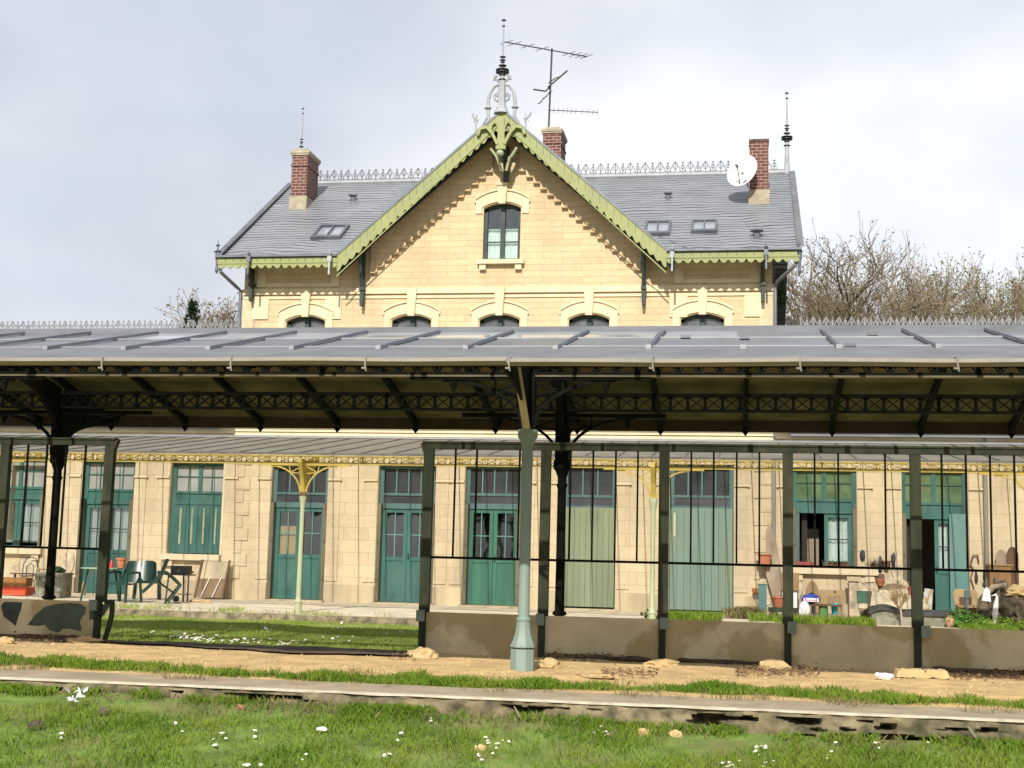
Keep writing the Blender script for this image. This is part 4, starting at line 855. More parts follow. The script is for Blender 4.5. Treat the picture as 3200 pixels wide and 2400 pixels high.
for x in (-15.42, -8.49, -1.60, 5.25):
    sh = MB(); sh.lathe([(.085, -.05), (.085, .02), (.07, .03), (.07, .17), (.085, .18), (.085, .2), (.058, .23), (.05, .3), (.042, 1.4), (.045, 2.06), (.05, 2.1), (.07, 2.2), (.078, 2.24), (.06, 2.26)], x, AY, 14)
    c = sh.build('column', cream_col, AW, smooth=True)
    m = MB(); m.box(x-.05, x+.05, AY-.05, AY+.05, 2.255, f0-.002)
    for sg in (-1, 1):
        pts = [(x+sg*(.06+.62*(1-math.cos(t))), 2.3+.55*math.sin(t)) for t in np.linspace(0, math.pi/2, 10)]
        for (u, v) in zip(pts, pts[1:]): m.bar((u[0], AY, u[1]), (v[0], AY, v[1]), .03, .032, (0, 1, 0))
        q = pts[5]; m.bar((x+sg*.05, AY, 2.84), (q[0], AY, q[1]), .02, .022, (0, 1, 0)); m.bar((q[0], AY, q[1]), (q[0]+sg*.03, AY, 2.87), .02, .022, (0, 1, 0)); m.bar((x+sg*.05, AY, q[1]-.02), (q[0], AY, q[1]), .02, .022, (0, 1, 0))
        m.box(x+sg*.05, x+sg*.95, AY-.035, AY+.035, f0-.03, f0-.002)
    m.yz([(AY+.05, 2.3), (AY+.25, 2.6), (AY+.9, 3.02), (AY+.9, 3.1), (AY+.05, 2.95)], x-.015, x+.015); m.yz([(AY-.05, 2.3), (AY-.13, 2.6), (AY-.3, 2.9), (AY-.3, 2.98), (AY-.05, 2.97)], x-.04, x+.04)
    m.build('bracket', yellow, c); MB().lathe([(.08, 2.255), (.08, 2.33)], x, AY, 8).build('capital', oldwood if x < -8 else cream_col, c)
# ---------------------------------------------------------------- things on the roof
ax, az = at(1186, 277, 36.6); AYY = 36.7
T = thing('tv_antenna', 'tall rusty television aerial mast on the chimney behind the gable', 'antenna', (ax, AYY, az))
zt_ = at(1186, 105, AYY)[1]; MB().tube([(ax-.03, AYY, az-.2), (ax+.02, AYY, zt_)], .028, 8).build('mast', alu, T, smooth=True)
def yagi(p0, p1, els, elen, r=.018, tilt=(0.5, .8, .5)):
    m = MB(); a = at(*p0, AYY); b = at(*p1, AYY); A = Vector((a[0], AYY-.05, a[1])); Bv = Vector((b[0], AYY-.05, b[1])); m.tube([A, Bv], r, 6)
    tv = Vector(tilt).normalized()
    for t in els: c = A.lerp(Bv, t); m.tube([c-tv*elen, c+tv*elen], r*.55, 5)
    return m
yagi((1091, 92), (1269, 124), (.02, .12, .28, .46, .78, .86, .93, .99), .32).build('top_array', alu, T); m = yagi((1184, 190), (1226, 154), (.5,), .03, .024); a = at(1152, 193, AYY); b = at(1178, 197, AYY); m.tube([(a[0], AYY, a[1]), (b[0], AYY, b[1]), (at(1190, 187, AYY)[0], AYY, at(1190, 187, AYY)[1])], .024, 6)
a = [at(q, w, AYY) for q, w in ((1184, 180), (1198, 170), (1206, 166), (1204, 172))]; m.tube([(q[0], AYY, q[1]) for q in a], .016, 6); m.build('middle_array', alu, T)
m = yagi((1164, 226), (1191, 198), (.1, .5, .95), .12, .014); m.build('small_array', alu, T)
m = yagi((1186, 239), (1292, 244), (.1, .2, .3, .38, .46, .55, .68, .8, .9, .99), .09, .012, (.1, .3, 1)); m.build('lower_array', alu, T)
dx, dz_ = at(1603, 368, c2[2]-.25); dY = c2[2]-.25
D = thing('satellite_dish', 'large off white satellite dish fixed to the right hand brick chimney', 'satellite dish', (dx, dY, dz_-.5))
nrm = Vector((-.42, -.85, .32)).normalized(); u_ = nrm.cross(Vector((0, 0, 1))).normalized(); v_ = u_.cross(nrm)
m = MB(); R0 = .43
for side in (0, 1): m.sheet(lambda a, r: tuple(Vector((dx, dY, dz_))+u_*(R0*r*math.cos(a*2*math.pi))*.95+v_*(R0*1.08*r*math.sin(a*2*math.pi))-nrm*(.10*(1-r*r))-nrm*.012*side), 36, 8)
m.build('reflector', dish_m, D, smooth=True)
lo = Vector((dx, dY, dz_))-v_*.44; fc = Vector((dx, dY, dz_))+nrm*.36-v_*.12-u_*.05
m = MB(); m.tube([lo-nrm*.05, fc], .014, 6); m.tube([lo-nrm*.05, lo+u_*-.16+v_*.12, Vector((c2[0]-.03, c2[2]+.1, dz_-.35))], .016, 6); m.build('feed_arm', dark_iron, D); MB().tube([fc-nrm*.02, fc+nrm*.06], .04, 8).build('receiver', grey_iron, D)
m = MB(); m.tube([(dx, dY+.05, dz_-.05), (dx+.1, dY+.2, dz_-.1), (c2[0]+.02, c2[2]+.15, dz_-.1)], .03, 6); m.build('mount', grey_iron, D)
# ---------------------------------------------------------------- furniture and clutter along the front, left
def GP(px, py): x, y = ground(px, py); return x, y
def at3(px, py, Y): x, z = at(px, py, Y); return x, Y, z
def plastic_chair(label, x, y, rot, tilt=0., z=0.):
    c = thing('garden_chair', label, 'chair', (0, 0, 0), 'green plastic garden chairs by the house')
    m = MB(); m.sheet(lambda u, v: (-.22+.44*u, -.2+.42*v, .42-.02*math.sin(math.pi*u)-.02*v), 6, 6); m.sheet(lambda u, v: (-.22+.44*u, -.2+.42*v, .40-.02*math.sin(math.pi*u)-.02*v), 6, 6); m.box(-.23, .23, -.22, -.19, .37, .43); m.build('seat', plastic_g, c, smooth=True)
    m = MB()
    for d in (0, .02): m.sheet(lambda u, v: ((-.22+.44*u)*(1-.10*v*v), .22+.16*v+d-.05*math.cos((u-.5)*3), .42+.47*v-.05*(2*u-1)**4*v), 10, 8)
    m.build('backrest', plastic_g, c, smooth=True)
    for sx in (-1, 1):
        m = MB(); m.tube([(sx*.25, -.2, .62), (sx*.27, 0, .64), (sx*.25, .24, .64)], [.022, .03, .025], 6); m.build('armrest', plastic_g, c, smooth=True)
        for yy, top in ((-.2, .62), (.24, .64)):
            m = MB(); m.bar((sx*.25, yy, top), (sx*.285, yy+(-.04 if yy < 0 else .07), 0), .05, .035, (0, 1, 0)); m.build('leg', plastic_g, c)
    c.location = (x, y, z); c.rotation_euler = (tilt, 0, rot); return c
gx, gy = ground(262, 1301); plastic_chair('green plastic garden chair standing upright beside the round table', gx, gy, math.radians(-12))
gx2, gy2 = ground(322, 1303); c = plastic_chair('green plastic garden chair tipped forward beside the barbecue', gx2+.05, gy2+.1, math.radians(118), math.radians(38), .03)
gx3, gy3 = ground(296, 1296); plastic_chair('green plastic garden chair half hidden between the other two chairs', gx3, gy3+.5, math.radians(28))
tx, ty = gx-.62, gy+.25
t = thing('round_table', 'green plastic round garden table behind the screen end post', 'table', (tx, ty, 0))
m = MB(); m.lathe([(.42, .69), (.45, .70), (.45, .715), (.42, .722)], tx, ty, 20); m.build('table_top', M('pale_green_plastic', (.25, .36, .24), .5, .1, 4), t, smooth=True)
for k in range(4):
    a = k*math.pi/2+.5; MB().bar((tx+.28*math.cos(a), ty+.28*math.sin(a), .69), (tx+.4*math.cos(a), ty+.4*math.sin(a), 0), .05, .04).build('leg', plastic_g, t)
bx, bz = at(245.5, 1215, ty); m = MB(); m.lathe([(.04, .725), (.042, .82), (.03, .85), (.018, .87), (.018, .90)], bx, ty-.1, 10); tag(m.build('bottle', red_p, loc=(bx, ty-.1, .725), smooth=True), 'small red bottle on the green garden table', 'bottle')
px_, pz_ = at(264.5, 1208, ty); m = MB(); m.lathe([(.075, .725), (.10, .90), (.115, .90), (.115, .945), (.10, .945), (.09, .90), (.02, .89)], px_, ty-.05, 14); tag(m.build('flower_pot', terracotta, loc=(px_, ty-.05, .725), smooth=True), 'terracotta flower pot on the green garden table', 'flower pot')
# barbecue
qx, qy = ground(388, 1300); t = thing('barbecue', 'black kettle barbecue on a spindly stand in front of the shuttered window', 'barbecue', (qx, qy, 0))
m = MB(); m.box(qx-.19, qx+.19, qy-.15, qy+.15, .62, .80); m.build('fire_box', dark_iron, t); MB().box(qx-.33, qx+.28, qy-.17, qy+.17, .585, .615).build('shelf', dark_iron, t); MB().tube([(qx+.22, qy-.1, .67), (qx+.33, qy-.1, .665)], .022, 8).build('handle', oldwood, t)
for a, b in ((-.25, -.1), (.02, .1), (.22, -.1)): MB().bar((qx+a, qy+b, .585), (qx+a*1.1, qy+b*1.4, 0), .03, .03, (0, 1, 0)).build('leg', dark_iron, t)
MB().box(qx-.2, qx+.25, qy-.12, qy+.12, .16, .18).build('lower_shelf', driftwood, t); MB().tube([(qx-.03, qy-.17, .07), (qx-.03, qy-.12, .07)], .07, 12).build('wheel', dark_iron, t)
# brown board leaning in a dark frame by the wall
x0, z0 = at(419, 1298, 31.2); x1, z1 = at(496, 1218, 31.6); t = thing('panel', 'brown board leaning in a dark frame against the wall below the shuttered window', 'panel', ((x0+x1)/2, 31.2, 0))
zm = z0*.0+.48
MB().ext([(x0+.03, 31.25, .03), (x1-.03, 31.25, .03), (x1-.03, 31.42, zm), (x0+.03, 31.42, zm)], (0, .02, 0)).build('board', M('brown_hardboard', (.21, .135, .07), .8, .12, 3), t)
MB().ext([(x0+.03, 31.425, zm+.005), (x1-.03, 31.425, zm+.005), (x1-.03, 31.6, .9), (x0+.03, 31.6, .9)], (0, .02, 0)).build('back_sheet', stone_worn, t)
m = MB(); m.bar((x0, 31.22, .02), (x0, 31.6, .93), .05, .04); m.build('frame_side', oldwood, t); m = MB(); m.bar((x1, 31.22, .02), (x1, 31.6, .93), .05, .04); m.build('frame_side', oldwood, t)
for a in (.28, .62): MB().bar((x0+.85*(a-.1), 31.22, .05), (x0+.85*a+.05, 31.40, zm+.02), .03, .01).build('batten', white_paint, t)
sx, sy = ground(438, 1301); m = MB().blob((sx-.05, sy, .02), (.28, .12, .05), .3, 5); tag(m.build('stone', sandstone, loc=(sx, sy, 0)), 'flat pale stone lying in front of the leaning brown board', 'stone')
# far left: bentwood frame, orange bin, weathered crate, shelf, broom
ox, oy = ground(30, 1287); t = thing('plastic_bin', 'brown box with an orange red tray at the far left by the wall', 'bin', (ox, oy, 0))
MB().box(ox-.5, ox+.28, oy, oy+.3, .22, .42).build('box', M('brown_box', (.28, .13, .035), .7, .15, 4), t)
m = MB(); m.xz([(ox-.55, .02), (ox+.30, .02), (ox+.34, .21), (ox-.57, .21)], oy-.06, oy+.32); m.build('tray', orange_p, t)
wx, wy = ground(98, 1290); m = MB(); vs = []
m.box(wx-.26, wx+.40, wy, wy+.45, .0, .52); m.box(wx-.29, wx+.42, wy-.02, wy+.47, .52, .56)
for k in range(5): m.box(wx-.22+k*.13, wx-.18+k*.13, wy-.015, wy-.001, .02, .5)
tag(m.build('planter', stonegrey, loc=(wx, wy, 0)), 'grey weathered planter box standing against the wall at far left', 'planter')
m = MB().blob((wx+.1, wy+.2, .62), (.22, .16, .1), .5, 9); tag(m.build('plant', leaf_dark, loc=(wx+.1, wy+.2, .56)), 'low dry plant growing in the grey planter at far left', 'plant')
fx, fy = ground(60, 1284); t = thing('cafe_chair', 'thin bent metal chair frame beside the grey planter', 'chair', (fx, fy, 0))
m = MB(); m.tube([(fx-.17, fy, .34), (fx-.19, fy+.03, .7), (fx-.12, fy+.05, .86), (fx, fy+.06, .9), (fx+.12, fy+.05, .86), (fx+.19, fy+.03, .7), (fx+.17, fy, .34)], .013, 8); m.tube([(fx-.09, fy, .34), (fx-.09, fy+.03, .66), (fx, fy+.05, .75), (fx+.09, fy+.03, .66), (fx+.09, fy, .34)], .011, 8); m.build('backrest', dark_iron, t, smooth=True)
MB().lathe([(.19, .325), (.2, .34), (.19, .355)], fx, fy-.15, 16).build('seat', dark_iron, t)
for a, b in ((-.14, 0), (.14, 0), (-.14, -.28), (.14, -.28)): MB().tube([(fx+a, fy+b, .33), (fx+a*1.3, fy+b*1.1, .0)], .012, 6).build('leg', dark_iron, t)
x0, z0 = at(28, 1238, 31.0); x1 = at(118, 1238, 31.)[0]; t = thing('shelf', 'thin dark shelf board on legs along the wall at far left', 'shelf', ((x0+x1)/2, 31., 0)); MB().box(x0, x1, 30.85, 31.2, z0-.02, z0+.01).build('board', oldwood, t)
for q in (x0+.05, x1-.05): MB().box(q-.02, q+.02, 31., 31.04, -.02, z0-.021).build('leg', dark_iron, t)
a = at3(222, 1192, 31.65); b = at3(190, 1255, 31.2); t = thing('broom', 'broom with a pale bristle head leaning beside the green door', 'broom', (b[0], 31.1, 0))
MB().tube([(b[0]-.03, 31.1, .32), (a[0], 31.68, a[2])], .012, 6).build('handle', oldwood, t); MB().lathe([(.06, .0), (.05, .25), (.02, .35)], b[0]-.04, 31.08, 8).build('head', paperwood, t)
# ---------------------------------------------------------------- clutter on the right
px_, z_ = at(1651, 1207, 31.35); t = thing('window_box', 'orange terracotta box on a bracket beside the grey downpipe', 'flower pot', (px_, 31.4, z_))
m = MB(); m.xz([(px_-.12, z_-.13), (px_+.12, z_-.13), (px_+.14, z_+.08), (px_-.14, z_+.08)], 31.3, 31.55); m.build('pot', terracotta, t); MB().box(px_-.18, px_+.16, 31.27, 31.6, z_+.08, z_+.11).build('rim', terracotta, t); MB().box(px_-.13, px_+.12, 31.5, FY-.03, z_-.16, z_-.131).build('bracket', dark_iron, t)
a = at3(1660, 1120, 31.6); m = MB(); m.ext([(a[0]-.05, 31.5, .9), (a[0]+.22, 31.35, .0), (a[0]+.42, 31.3, .0), (a[0]+.18, 31.66, 1.7), (a[0]+.02, 31.68, 2.1), (a[0]-.06, 31.66, 1.9)], (0, .04, 0)); tag(m.build('plank', driftwood, loc=(a[0], 31.5, 0)), 'long brown plank of bark leaning against the wall by the downpipe', 'plank')
hx, hz = at(1637, 1276, 31.6); m = MB(); m.lathe([(.04, hz-.07), (.10, hz-.04), (.115, hz+.05), (.10, hz+.05), (.03, hz)], hx-.02, 31.6, 12); tag(m.build('flower_pot', terracotta, loc=(hx, 31.6, hz), smooth=True), 'small terracotta bowl hung on the wall above the green post', 'flower pot')
gx, gy = ground(1655, 1336); p0 = at3(1650, 1300, 30.4)
x0 = at(1638, 1300, 30.6)[0]; x1 = at(1656, 1300, 30.6)[0]; t = thing('garden_post', 'square grey green painted post beside the mossy bench', 'post', ((x0+x1)/2, 30.6, 0)); MB().box(x0, x1, 30.5, 30.66, -.05, .72).build('shaft', teal_grey, t); MB().box(x0-.015, x1+.015, 30.48, 30.68, .721, .75).build('cap', stone_worn, t)
tx_, tz_ = at(1682, 1300, 30.3); m = MB(); m.lathe([(.09, tz_-.12), (.14, tz_+.08), (.16, tz_+.08), (.16, tz_+.12), (.13, tz_+.12), (.02, tz_+.06)], tx_, 30.3, 12); tag(m.build('flower_pot', terracotta, loc=(tx_, 30.3, tz_), smooth=True), 'large terracotta flower pot on the mossy dark bench', 'flower pot')
bz_ = tz_-.125; t = thing('garden_bench', 'dark green mossy bench standing in long grass', 'bench', (tx_+.1, 30.3, 0))
m = MB(); m.box(tx_-.22, tx_+.42, 30.05, 30.5, bz_-.09, bz_); m.blob((tx_+.1, 30.27, bz_-.02), (.36, .24, .05), .4, 3) if False else None; m.build('seat', M('mossy_timber', (.03, .045, .022), .9, .4, 6, bmp=.6), t)
for a in (-.16, .34):
    for b in (30.1, 30.42): MB().box(tx_+a-.035, tx_+a+.035, b-.03, b+.03, -.05, bz_-.091).build('leg', oldwood, t)
x0 = at(1690, 1310, 30.8)[0]; x1 = at(1722, 1310, 30.8)[0]; t = thing('cabinet', 'small white cupboard with tan top board half hidden behind a screen post', 'cabinet', ((x0+x1)/2, 30.9, 0)); MB().box(x0, x1, 30.8, 31.2, .08, .58).build('body', white_paint, t); MB().box(x0-.02, x1+.04, 30.77, 31.25, .60, .98).build('top_box', paperwood, t); MB().box(x0-.04, x1+.05, 30.76, 31.26, .581, .60).build('shelf', oldwood, t); MB().box((x0+x1)/2-.1, (x0+x1)/2-.092, 30.79, 30.799, .1, .56).build('door_gap', dkwood, t)
# table with sack and box, arched board behind
TY = 30.3; tl = at(1727, 1308, TY)[0]; tr_ = at(1813, 1308, TY)[0]; tz = at(1770, 1305, TY)[1]; t = thing('work_table', 'thin dark topped table under the open window loaded with a sack and box', 'table', ((tl+tr_)/2, TY, 0))
MB().box(tl+.2, tr_+.05, TY-.25, TY+.3, tz-.03, tz).build('table_top', oldwood, t)
for q, mm in ((tl+.3, dark_iron), (tr_-.02, paperwood)):
    for b in (TY-.2, TY+.25): MB().box(q-.03, q+.03, b-.03, b+.03, -.05, tz-.031).build('leg', mm, t)
sx0 = at(1732, 1290, TY)[0]; sx1 = at(1770, 1290, TY)[0]; sz = at(1750, 1287, TY)[1]
t = thing('plastic_sack', 'plump blue plastic sack with a white and pink label on the table', 'sack', ((sx0+sx1)/2, TY, tz)); m = MB().blob(((sx0+sx1)/2, TY-.02, tz+.11), ((sx1-sx0)/2*1.1, .16, .105), .18, 4, 3); m.build('sack', blue_p, t, smooth=True); m = MB().blob(((sx0+sx1)/2+.02, TY+.0, tz+.20), (.07, .05, .04), .4, 8); m.build('knotted_top', dark_iron, t)
yy = TY-.19; xx = sx0+.03; m = MB().sheet(lambda u, v: (xx+.32*u, yy-.025*math.sin(math.pi*u), tz+.05+.08*v), 8, 2); m.build('label', white_p, t)
m = MB()
for k, (h, w_) in enumerate(((.07, .03), (.035, .03), (.03, .035), (.032, .03), (.03, .035), (.035, .03))): m.sheet(lambda u, v: (xx+.02+k*.045+w_*u, yy-.004-.025*math.sin(math.pi*(.06+k*.14+.1*u)), tz+.065+h*v), 2, 1)
m.build('printed_lettering', pink_p, t)
bx0 = at(1772, 1290, TY+.2)[0]; bx1 = at(1824, 1290, TY+.2)[0]; t = thing('cardboard_box', 'flat tan cardboard box standing on the table beside the blue sack', 'box', ((bx0+bx1)/2, TY+.2, tz)); MB().box(bx0, bx1, TY+.12, TY+.26, tz+.002, tz+.31).build('carton', M('cardboard', (.36, .26, .13), .85, .06, 3), t); MB().box(bx0+.16, bx0+.42, TY+.02, TY+.119, tz+.002, tz+.19).build('flap', M('brown_cardboard', (.3, .2, .11), .85, .1, 3), t); MB().box(bx0+.28, bx0+.33, TY+.11, TY+.119, tz+.25, tz+.29).build('tape', oldwood, t)
ax0 = at(1738, 1280, 31.5)[0]; ax1 = at(1772, 1280, 31.5)[0]; azt = at(1757, 1255, 31.5)[1]; m = MB(); w_ = (ax1-ax0); pts = [(ax0, .0), (ax1, .0), (ax1, azt-.34)]+[(ax1-w_*k/10, azt-.34*(abs(2*k/10-1)**2.2)) for k in range(1, 10)]+[(ax0, azt-.34)]; m.xz(pts, 31.5, 31.54); tag(m.build('arched_panel', paperwood, loc=((ax0+ax1)/2, 31.5, 0)), 'pointed arch shaped wooden panel leaning on the wall behind the blue sack', 'panel')
wx0, wz0 = at(1737, 1320, TY-.35); m = MB().blob((wx0, TY-.35, .17), (.10, .10, .20), .35, 6, 3); tag(m.build('plastic_bag', white_p, loc=(wx0, TY-.35, 0), smooth=True), 'white plastic bag slumped against the left end of the table', 'bag')
ux, uz = at(1790, 1325, TY); m = MB(); m.lathe([(.02, .0), (.11, .05), (.09, .3), (.02, tz-.06), (.012, tz-.04)], ux-.12, TY-.1, 8); tag(m.build('garden_umbrella', M('mid_green_cloth', (.10, .22, .07), .8, .15, 4), loc=(ux-.12, TY-.1, 0)), 'folded green garden umbrella stored under the table', 'umbrella')
m = MB(); m.lathe([(.09, .12), (.11, .3), (.05, .33), (.04, .36)], ux+.16, TY, 10); tag(m.build('watering_can', cyan_p, loc=(ux+.16, TY, .1), smooth=True), 'bright cyan plastic can under the table', 'can')
m = MB(); m.box(ux-.45, ux+.35, TY-.12, TY+.2, -.03, .12); tag(m.build('storage_crate', driftwood, loc=(ux, TY, 0)), 'low grey crate under the table in the grass', 'crate')
# stone pedestal beside the table
x0 = at(1831, 1300, 31.2)[0]; x1 = at(1857, 1300, 31.2)[0]; t = thing('stone_pedestal', 'cracked cream stone pedestal beside the table', 'pedestal', ((x0+x1)/2, 31.2, 0)); MB().box(x0+.03, x1-.03, 31.1, 31.4, -.05, .83).build('shaft', render_patch, t); MB().box(x0-.02, x1+.02, 31.05, 31.45, .831, .93).build('cap', stone_worn, t)
# green letter box on a pole
px_, z_ = at(1867, 1290, 29.5); t = thing('letter_box', 'small dark green box on a thin wooden pole in front of the white heap', 'letter box', (px_, 29.5, 0)); m = MB(); m.xz([(px_-.14, z_-.13), (px_+.12, z_-.13), (px_+.15, z_+.13), (px_-.15, z_+.13)], 29.4, 29.6); m.build('box', M('dark_green_tin', (.04, .12, .07), .5, .15, 4), t); qx, qz = at(1877, 1340, 29.4); MB().box(qx-.025, qx+.025, 29.33, 29.38, -.05, z_+.13).build('pole', oldwood, t)
# heap under a cream tarpaulin, wicker half round, red pot
HY = 30.4; hx, hz = at(1925, 1305, HY)
m = MB().blob((hx, HY, .2), (.62, .35, .42), .45, 12, 4); m.blob((hx+.3, HY-.1, .22), (.42, .3, .33), .4, 17, 3); tag(m.build('tarpaulin_heap', tarp_w, loc=(hx, HY, 0)), 'heap of things under a crumpled cream tarpaulin', 'tarpaulin')
m = MB(); zc = at(1935, 1290, 31.2)[1]; m.xz(arc(at(1932, 1290, 31.2)[0], zc, .38, 0, 180, 16, .30), 31.15, 31.22); tag(m.build('wicker_headboard', wicker, loc=(hx, 31.2, zc)), 'half round brown wicker panel standing behind the cream tarpaulin', 'panel')
rx, rz_ = at(1975, 1281, 31.0); m = MB(); m.lathe([(.09, rz_-.13), (.125, rz_+.1), (.14, rz_+.1), (.14, rz_+.14), (.1, rz_+.13), (.02, rz_+.1)], rx, 31., 12); t = tag(m.build('bucket', red_p, loc=(rx, 31., rz_), smooth=True), 'red plastic plant bucket on a stand by the open doorway', 'bucket'); MB().box(rx-.1, rx+.1, 30.9, 31.1, -.03, rz_-.131).build('stand', oldwood, t)
bx_, bz2 = at(1890, 1318, 30.0); m = MB().blob((bx_, 29.95, .16), (.24, .16, .14), .5, 21, 3); tag(m.build('log', rockm, loc=(bx_, 29.95, 0)), 'brown split log in front of the cream tarpaulin', 'log')
for k, (pa, pb, lab) in enumerate(((1881, 1984, 'long stone trough under black sheeting in front of the cream heap'), (1993, 2052, 'short stone trough with a black rim in front of the open door'))):
    x0 = at(pa, 1335, 28.6)[0]; x1 = at(pb, 1335, 28.6)[0]; t = thing('stone_trough', lab, 'trough', ((x0+x1)/2, 28.6, 0)); MB().box(x0, x1, 28.4, 28.9, -.05, .27).build('trough', stonegrey, t)
    m = MB().sheet(lambda u, v: (x0-.05+(x1-x0+.1)*u, 28.35+.6*v, .29+.05*math.sin(u*7+k)*(1-k)+.03*math.sin(v*5)+(.06*math.sin(math.pi*u) if not k else 0)), 24, 8); m.sheet(lambda u, v: (x0-.05+(x1-x0+.1)*u, 28.35, .2+.09*v+.05*math.sin(u*7+k)*(1-k)+(.06*math.sin(math.pi*u) if not k else 0)), 24, 1); m.build('sheeting', tarp_k, t, smooth=True)
# little bare standard tree in front
def twiggy(m, p, d, L, r, lvl, kids_, spread, rr, minr=.004, up=.25):
    p = Vector(p); d = Vector(d).normalized(); pts = [p]; n = 3
    for i in range(n): d = (d+Vector((rr.uniform(-1, 1), rr.uniform(-1, 1), rr.uniform(-.6, 1)*.8))*.13+Vector((0, 0, up*.12))).normalized(); pts.append(pts[-1]+d*L/n)
    rs = [max(minr, r*(1-.5*i/n)) for i in range(n+1)]; m.tube(pts, rs, 5 if lvl > 2 else 3, False)
    if lvl == 0: return
    for k in range(kids_[-lvl] if lvl <= len(kids_) else 3):
        t = rr.uniform(.25, 1.); i = min(n-1, int(t*n)); q = pts[i].lerp(pts[i+1], t*n-i)
        a = rr.uniform(0, 2*math.pi); o1 = d.orthogonal().normalized(); o2 = d.cross(o1); nd_ = (d*rr.uniform(.4, 1)+(o1*math.cos(a)+o2*math.sin(a))*spread+Vector((0, 0, up))).normalized()
        twiggy(m, q, nd_, L*rr.uniform(.5, .78), max(minr, r*.52), lvl-1, kids_, spread, rr, minr, up)
bx_, bz2 = at(1947, 1320, 28.1); t = thing('bare_shrub', 'small leafless cream stemmed shrub growing in front of the tarpaulin', 'shrub', (bx_, 28.1, 0)); rr = random.Random(4)
MB().tube([(bx_+.02, 28.1, -.1), (bx_, 28.1, .2), (bx_-.02, 28.1, .4)], [.03, .022, .02], 6).build('trunk', driftwood, t, smooth=True); m = MB()
for k in range(9): twiggy(m, (bx_-.02, 28.1, .3+.03*rr.random()), (rr.uniform(-.8, .8), rr.uniform(-.5, .5), .8), .32, .011, 2, [5, 4], .6, rr, .003)
m.build('crown', paperwood, t)
# deck chair, pale chair, stump fountain, egret, cabinet and headboards
dx_, dz2 = at(2000, 1300, 30.6); t = thing('deck_chair', 'folded wooden deck chair with grey canvas leaning by the open door', 'chair', (dx_, 30.6, 0)); m = MB(); m.bar((dx_-.12, 30.5, .0), (dx_+.14, 30.9, .68), .04, .05, (0, 1, 0)); m.bar((dx_+.1, 30.4, .05), (dx_+.0, 30.9, .62), .04, .05, (0, 1, 0)); m.build('frame', paperwood, t); MB().ext([(dx_-.1, 30.55, .12), (dx_+.1, 30.55, .1), (dx_+.2, 30.9, .7), (dx_+.02, 30.9, .72)], (0, .012, 0)).build('canvas', M('grey_canvas', (.42, .4, .36), .9, .15, 8), t)
CXp = at(2086, 1300, 29.9)[0]; czt = at(2086, 1272, 29.9)[1]; t = thing('wooden_chair', 'light tan wooden chair with a solid rounded back beside the green door', 'chair', (CXp, 29.9, 0))
m = MB(); w0, w1 = .26, .17; pts = [(CXp-w1, .12), (CXp+w1, .12), (CXp+w0, czt-.12), (CXp+w0-.06, czt-.02), (CXp-w0+.06, czt), (CXp-w0, czt-.1)]; m.xz(pts, 29.9, 29.95); m.build('backrest', M('light_ply', (.38, .27, .13), .6, .1, 3), t); MB().box(CXp-.22, CXp+.22, 29.5, 29.9, .36, .41).build('seat', paperwood, t); MB().box(CXp-.13, CXp+.12, 29.885, 29.899, czt-.36, czt-.17).build('back_opening', oldwood, t)
for a in (-.18, .18):
    for b in (29.53, 29.88): MB().box(CXp+a-.02, CXp+a+.02, b-.02, b+.02, -.03, .36).build('leg', paperwood, t)
m = MB(); px_ = at(2089, 1320, 29.3)[0]; m.lathe([(.03, -.05), (.025, .55), (.05, .56), (.05, .72), (.02, .73)], px_, 29.3, 8); tag(m.build('garden_stake', teal_grey, loc=(px_, 29.3, 0)), 'pale green garden stake with a square head in front of the tan chair', 'stake')
SX, SZ = at(2165, 1310, 29.8); t = thing('rock_fountain', 'dark mossy rock and driftwood garden feature topped with pale branches', 'rockery', (SX, 29.8, 0)); m = MB().blob((SX-.0, 29.8, .3), (.26, .25, .46), .9, 31, 4); m.blob((SX+.36, 29.9, .2), (.26, .26, .42), .9, 37, 4); m.build('rock', rockm, t); m = MB(); m.tube([(SX-.5, 29.7, .1), (SX-.46, 29.7, .5), (SX-.2, 29.65, .80), (SX+.05, 29.6, .86)], [.06, .07, .06, .04], 8); m.build('driftwood_branch', driftwood, t, smooth=True); MB().blob((SX+.42, 29.75, .72), (.3, .14, .12), .6, 41, 3).build('pale_log', sandstone, t)
ex, ez = at(2150, 1310, 29.3); t = thing('bird_ornament', 'slender white bird ornament standing against the dark rock', 'ornament', (ex, 29.3, 0)); m = MB(); m.tube([(ex-.02, 29.3, .05), (ex-.01, 29.3, .25), (ex+.01, 29.28, .45), (ex+.03, 29.26, .60), (ex+.0, 29.25, .66)], [.03, .055, .05, .025, .02], 8); m.tube([(ex+.0, 29.25, .65), (ex-.09, 29.22, .62)], [.018, .004], 6); m.build('body', white_paint, t, smooth=True); m = MB(); m.tube([(ex+.0, 29.3, .1), (ex+.02, 29.3, -.05)], .008, 5); m.tube([(ex-.03, 29.3, .1), (ex-.03, 29.3, -.05)], .008, 5); m.build('legs', white_paint, t); MB().blob((ex-.14, 29.3, .05), (.1, .07, .06), .5, 44).build('foot_stone', white_paint, t)
gx, gz_ = at(2130, 1310, 29.4); t = thing('garden_statue', 'weathered brown post figure with a white shirt shape beside the rock', 'statue', (gx, 29.4, 0)); m = MB(); m.lathe([(.05, -.05), (.05, .15), (.12, .2), (.11, .5), (.06, .62)], gx-.05, 29.4, 10); m.build('post', rockm, t, smooth=True); m = MB(); m.xz([(gx-.1, .52), (gx+.08, .5), (gx+.06, .72), (gx+.0, .8), (gx-.05, .74)], 29.28, 29.33); m.build('shirt', white_paint, t); MB().lathe([(.01, .78), (.04, .82), (.03, .88), (.005, .9)], gx-.04, 29.35, 8).build('head', dark_iron, t)
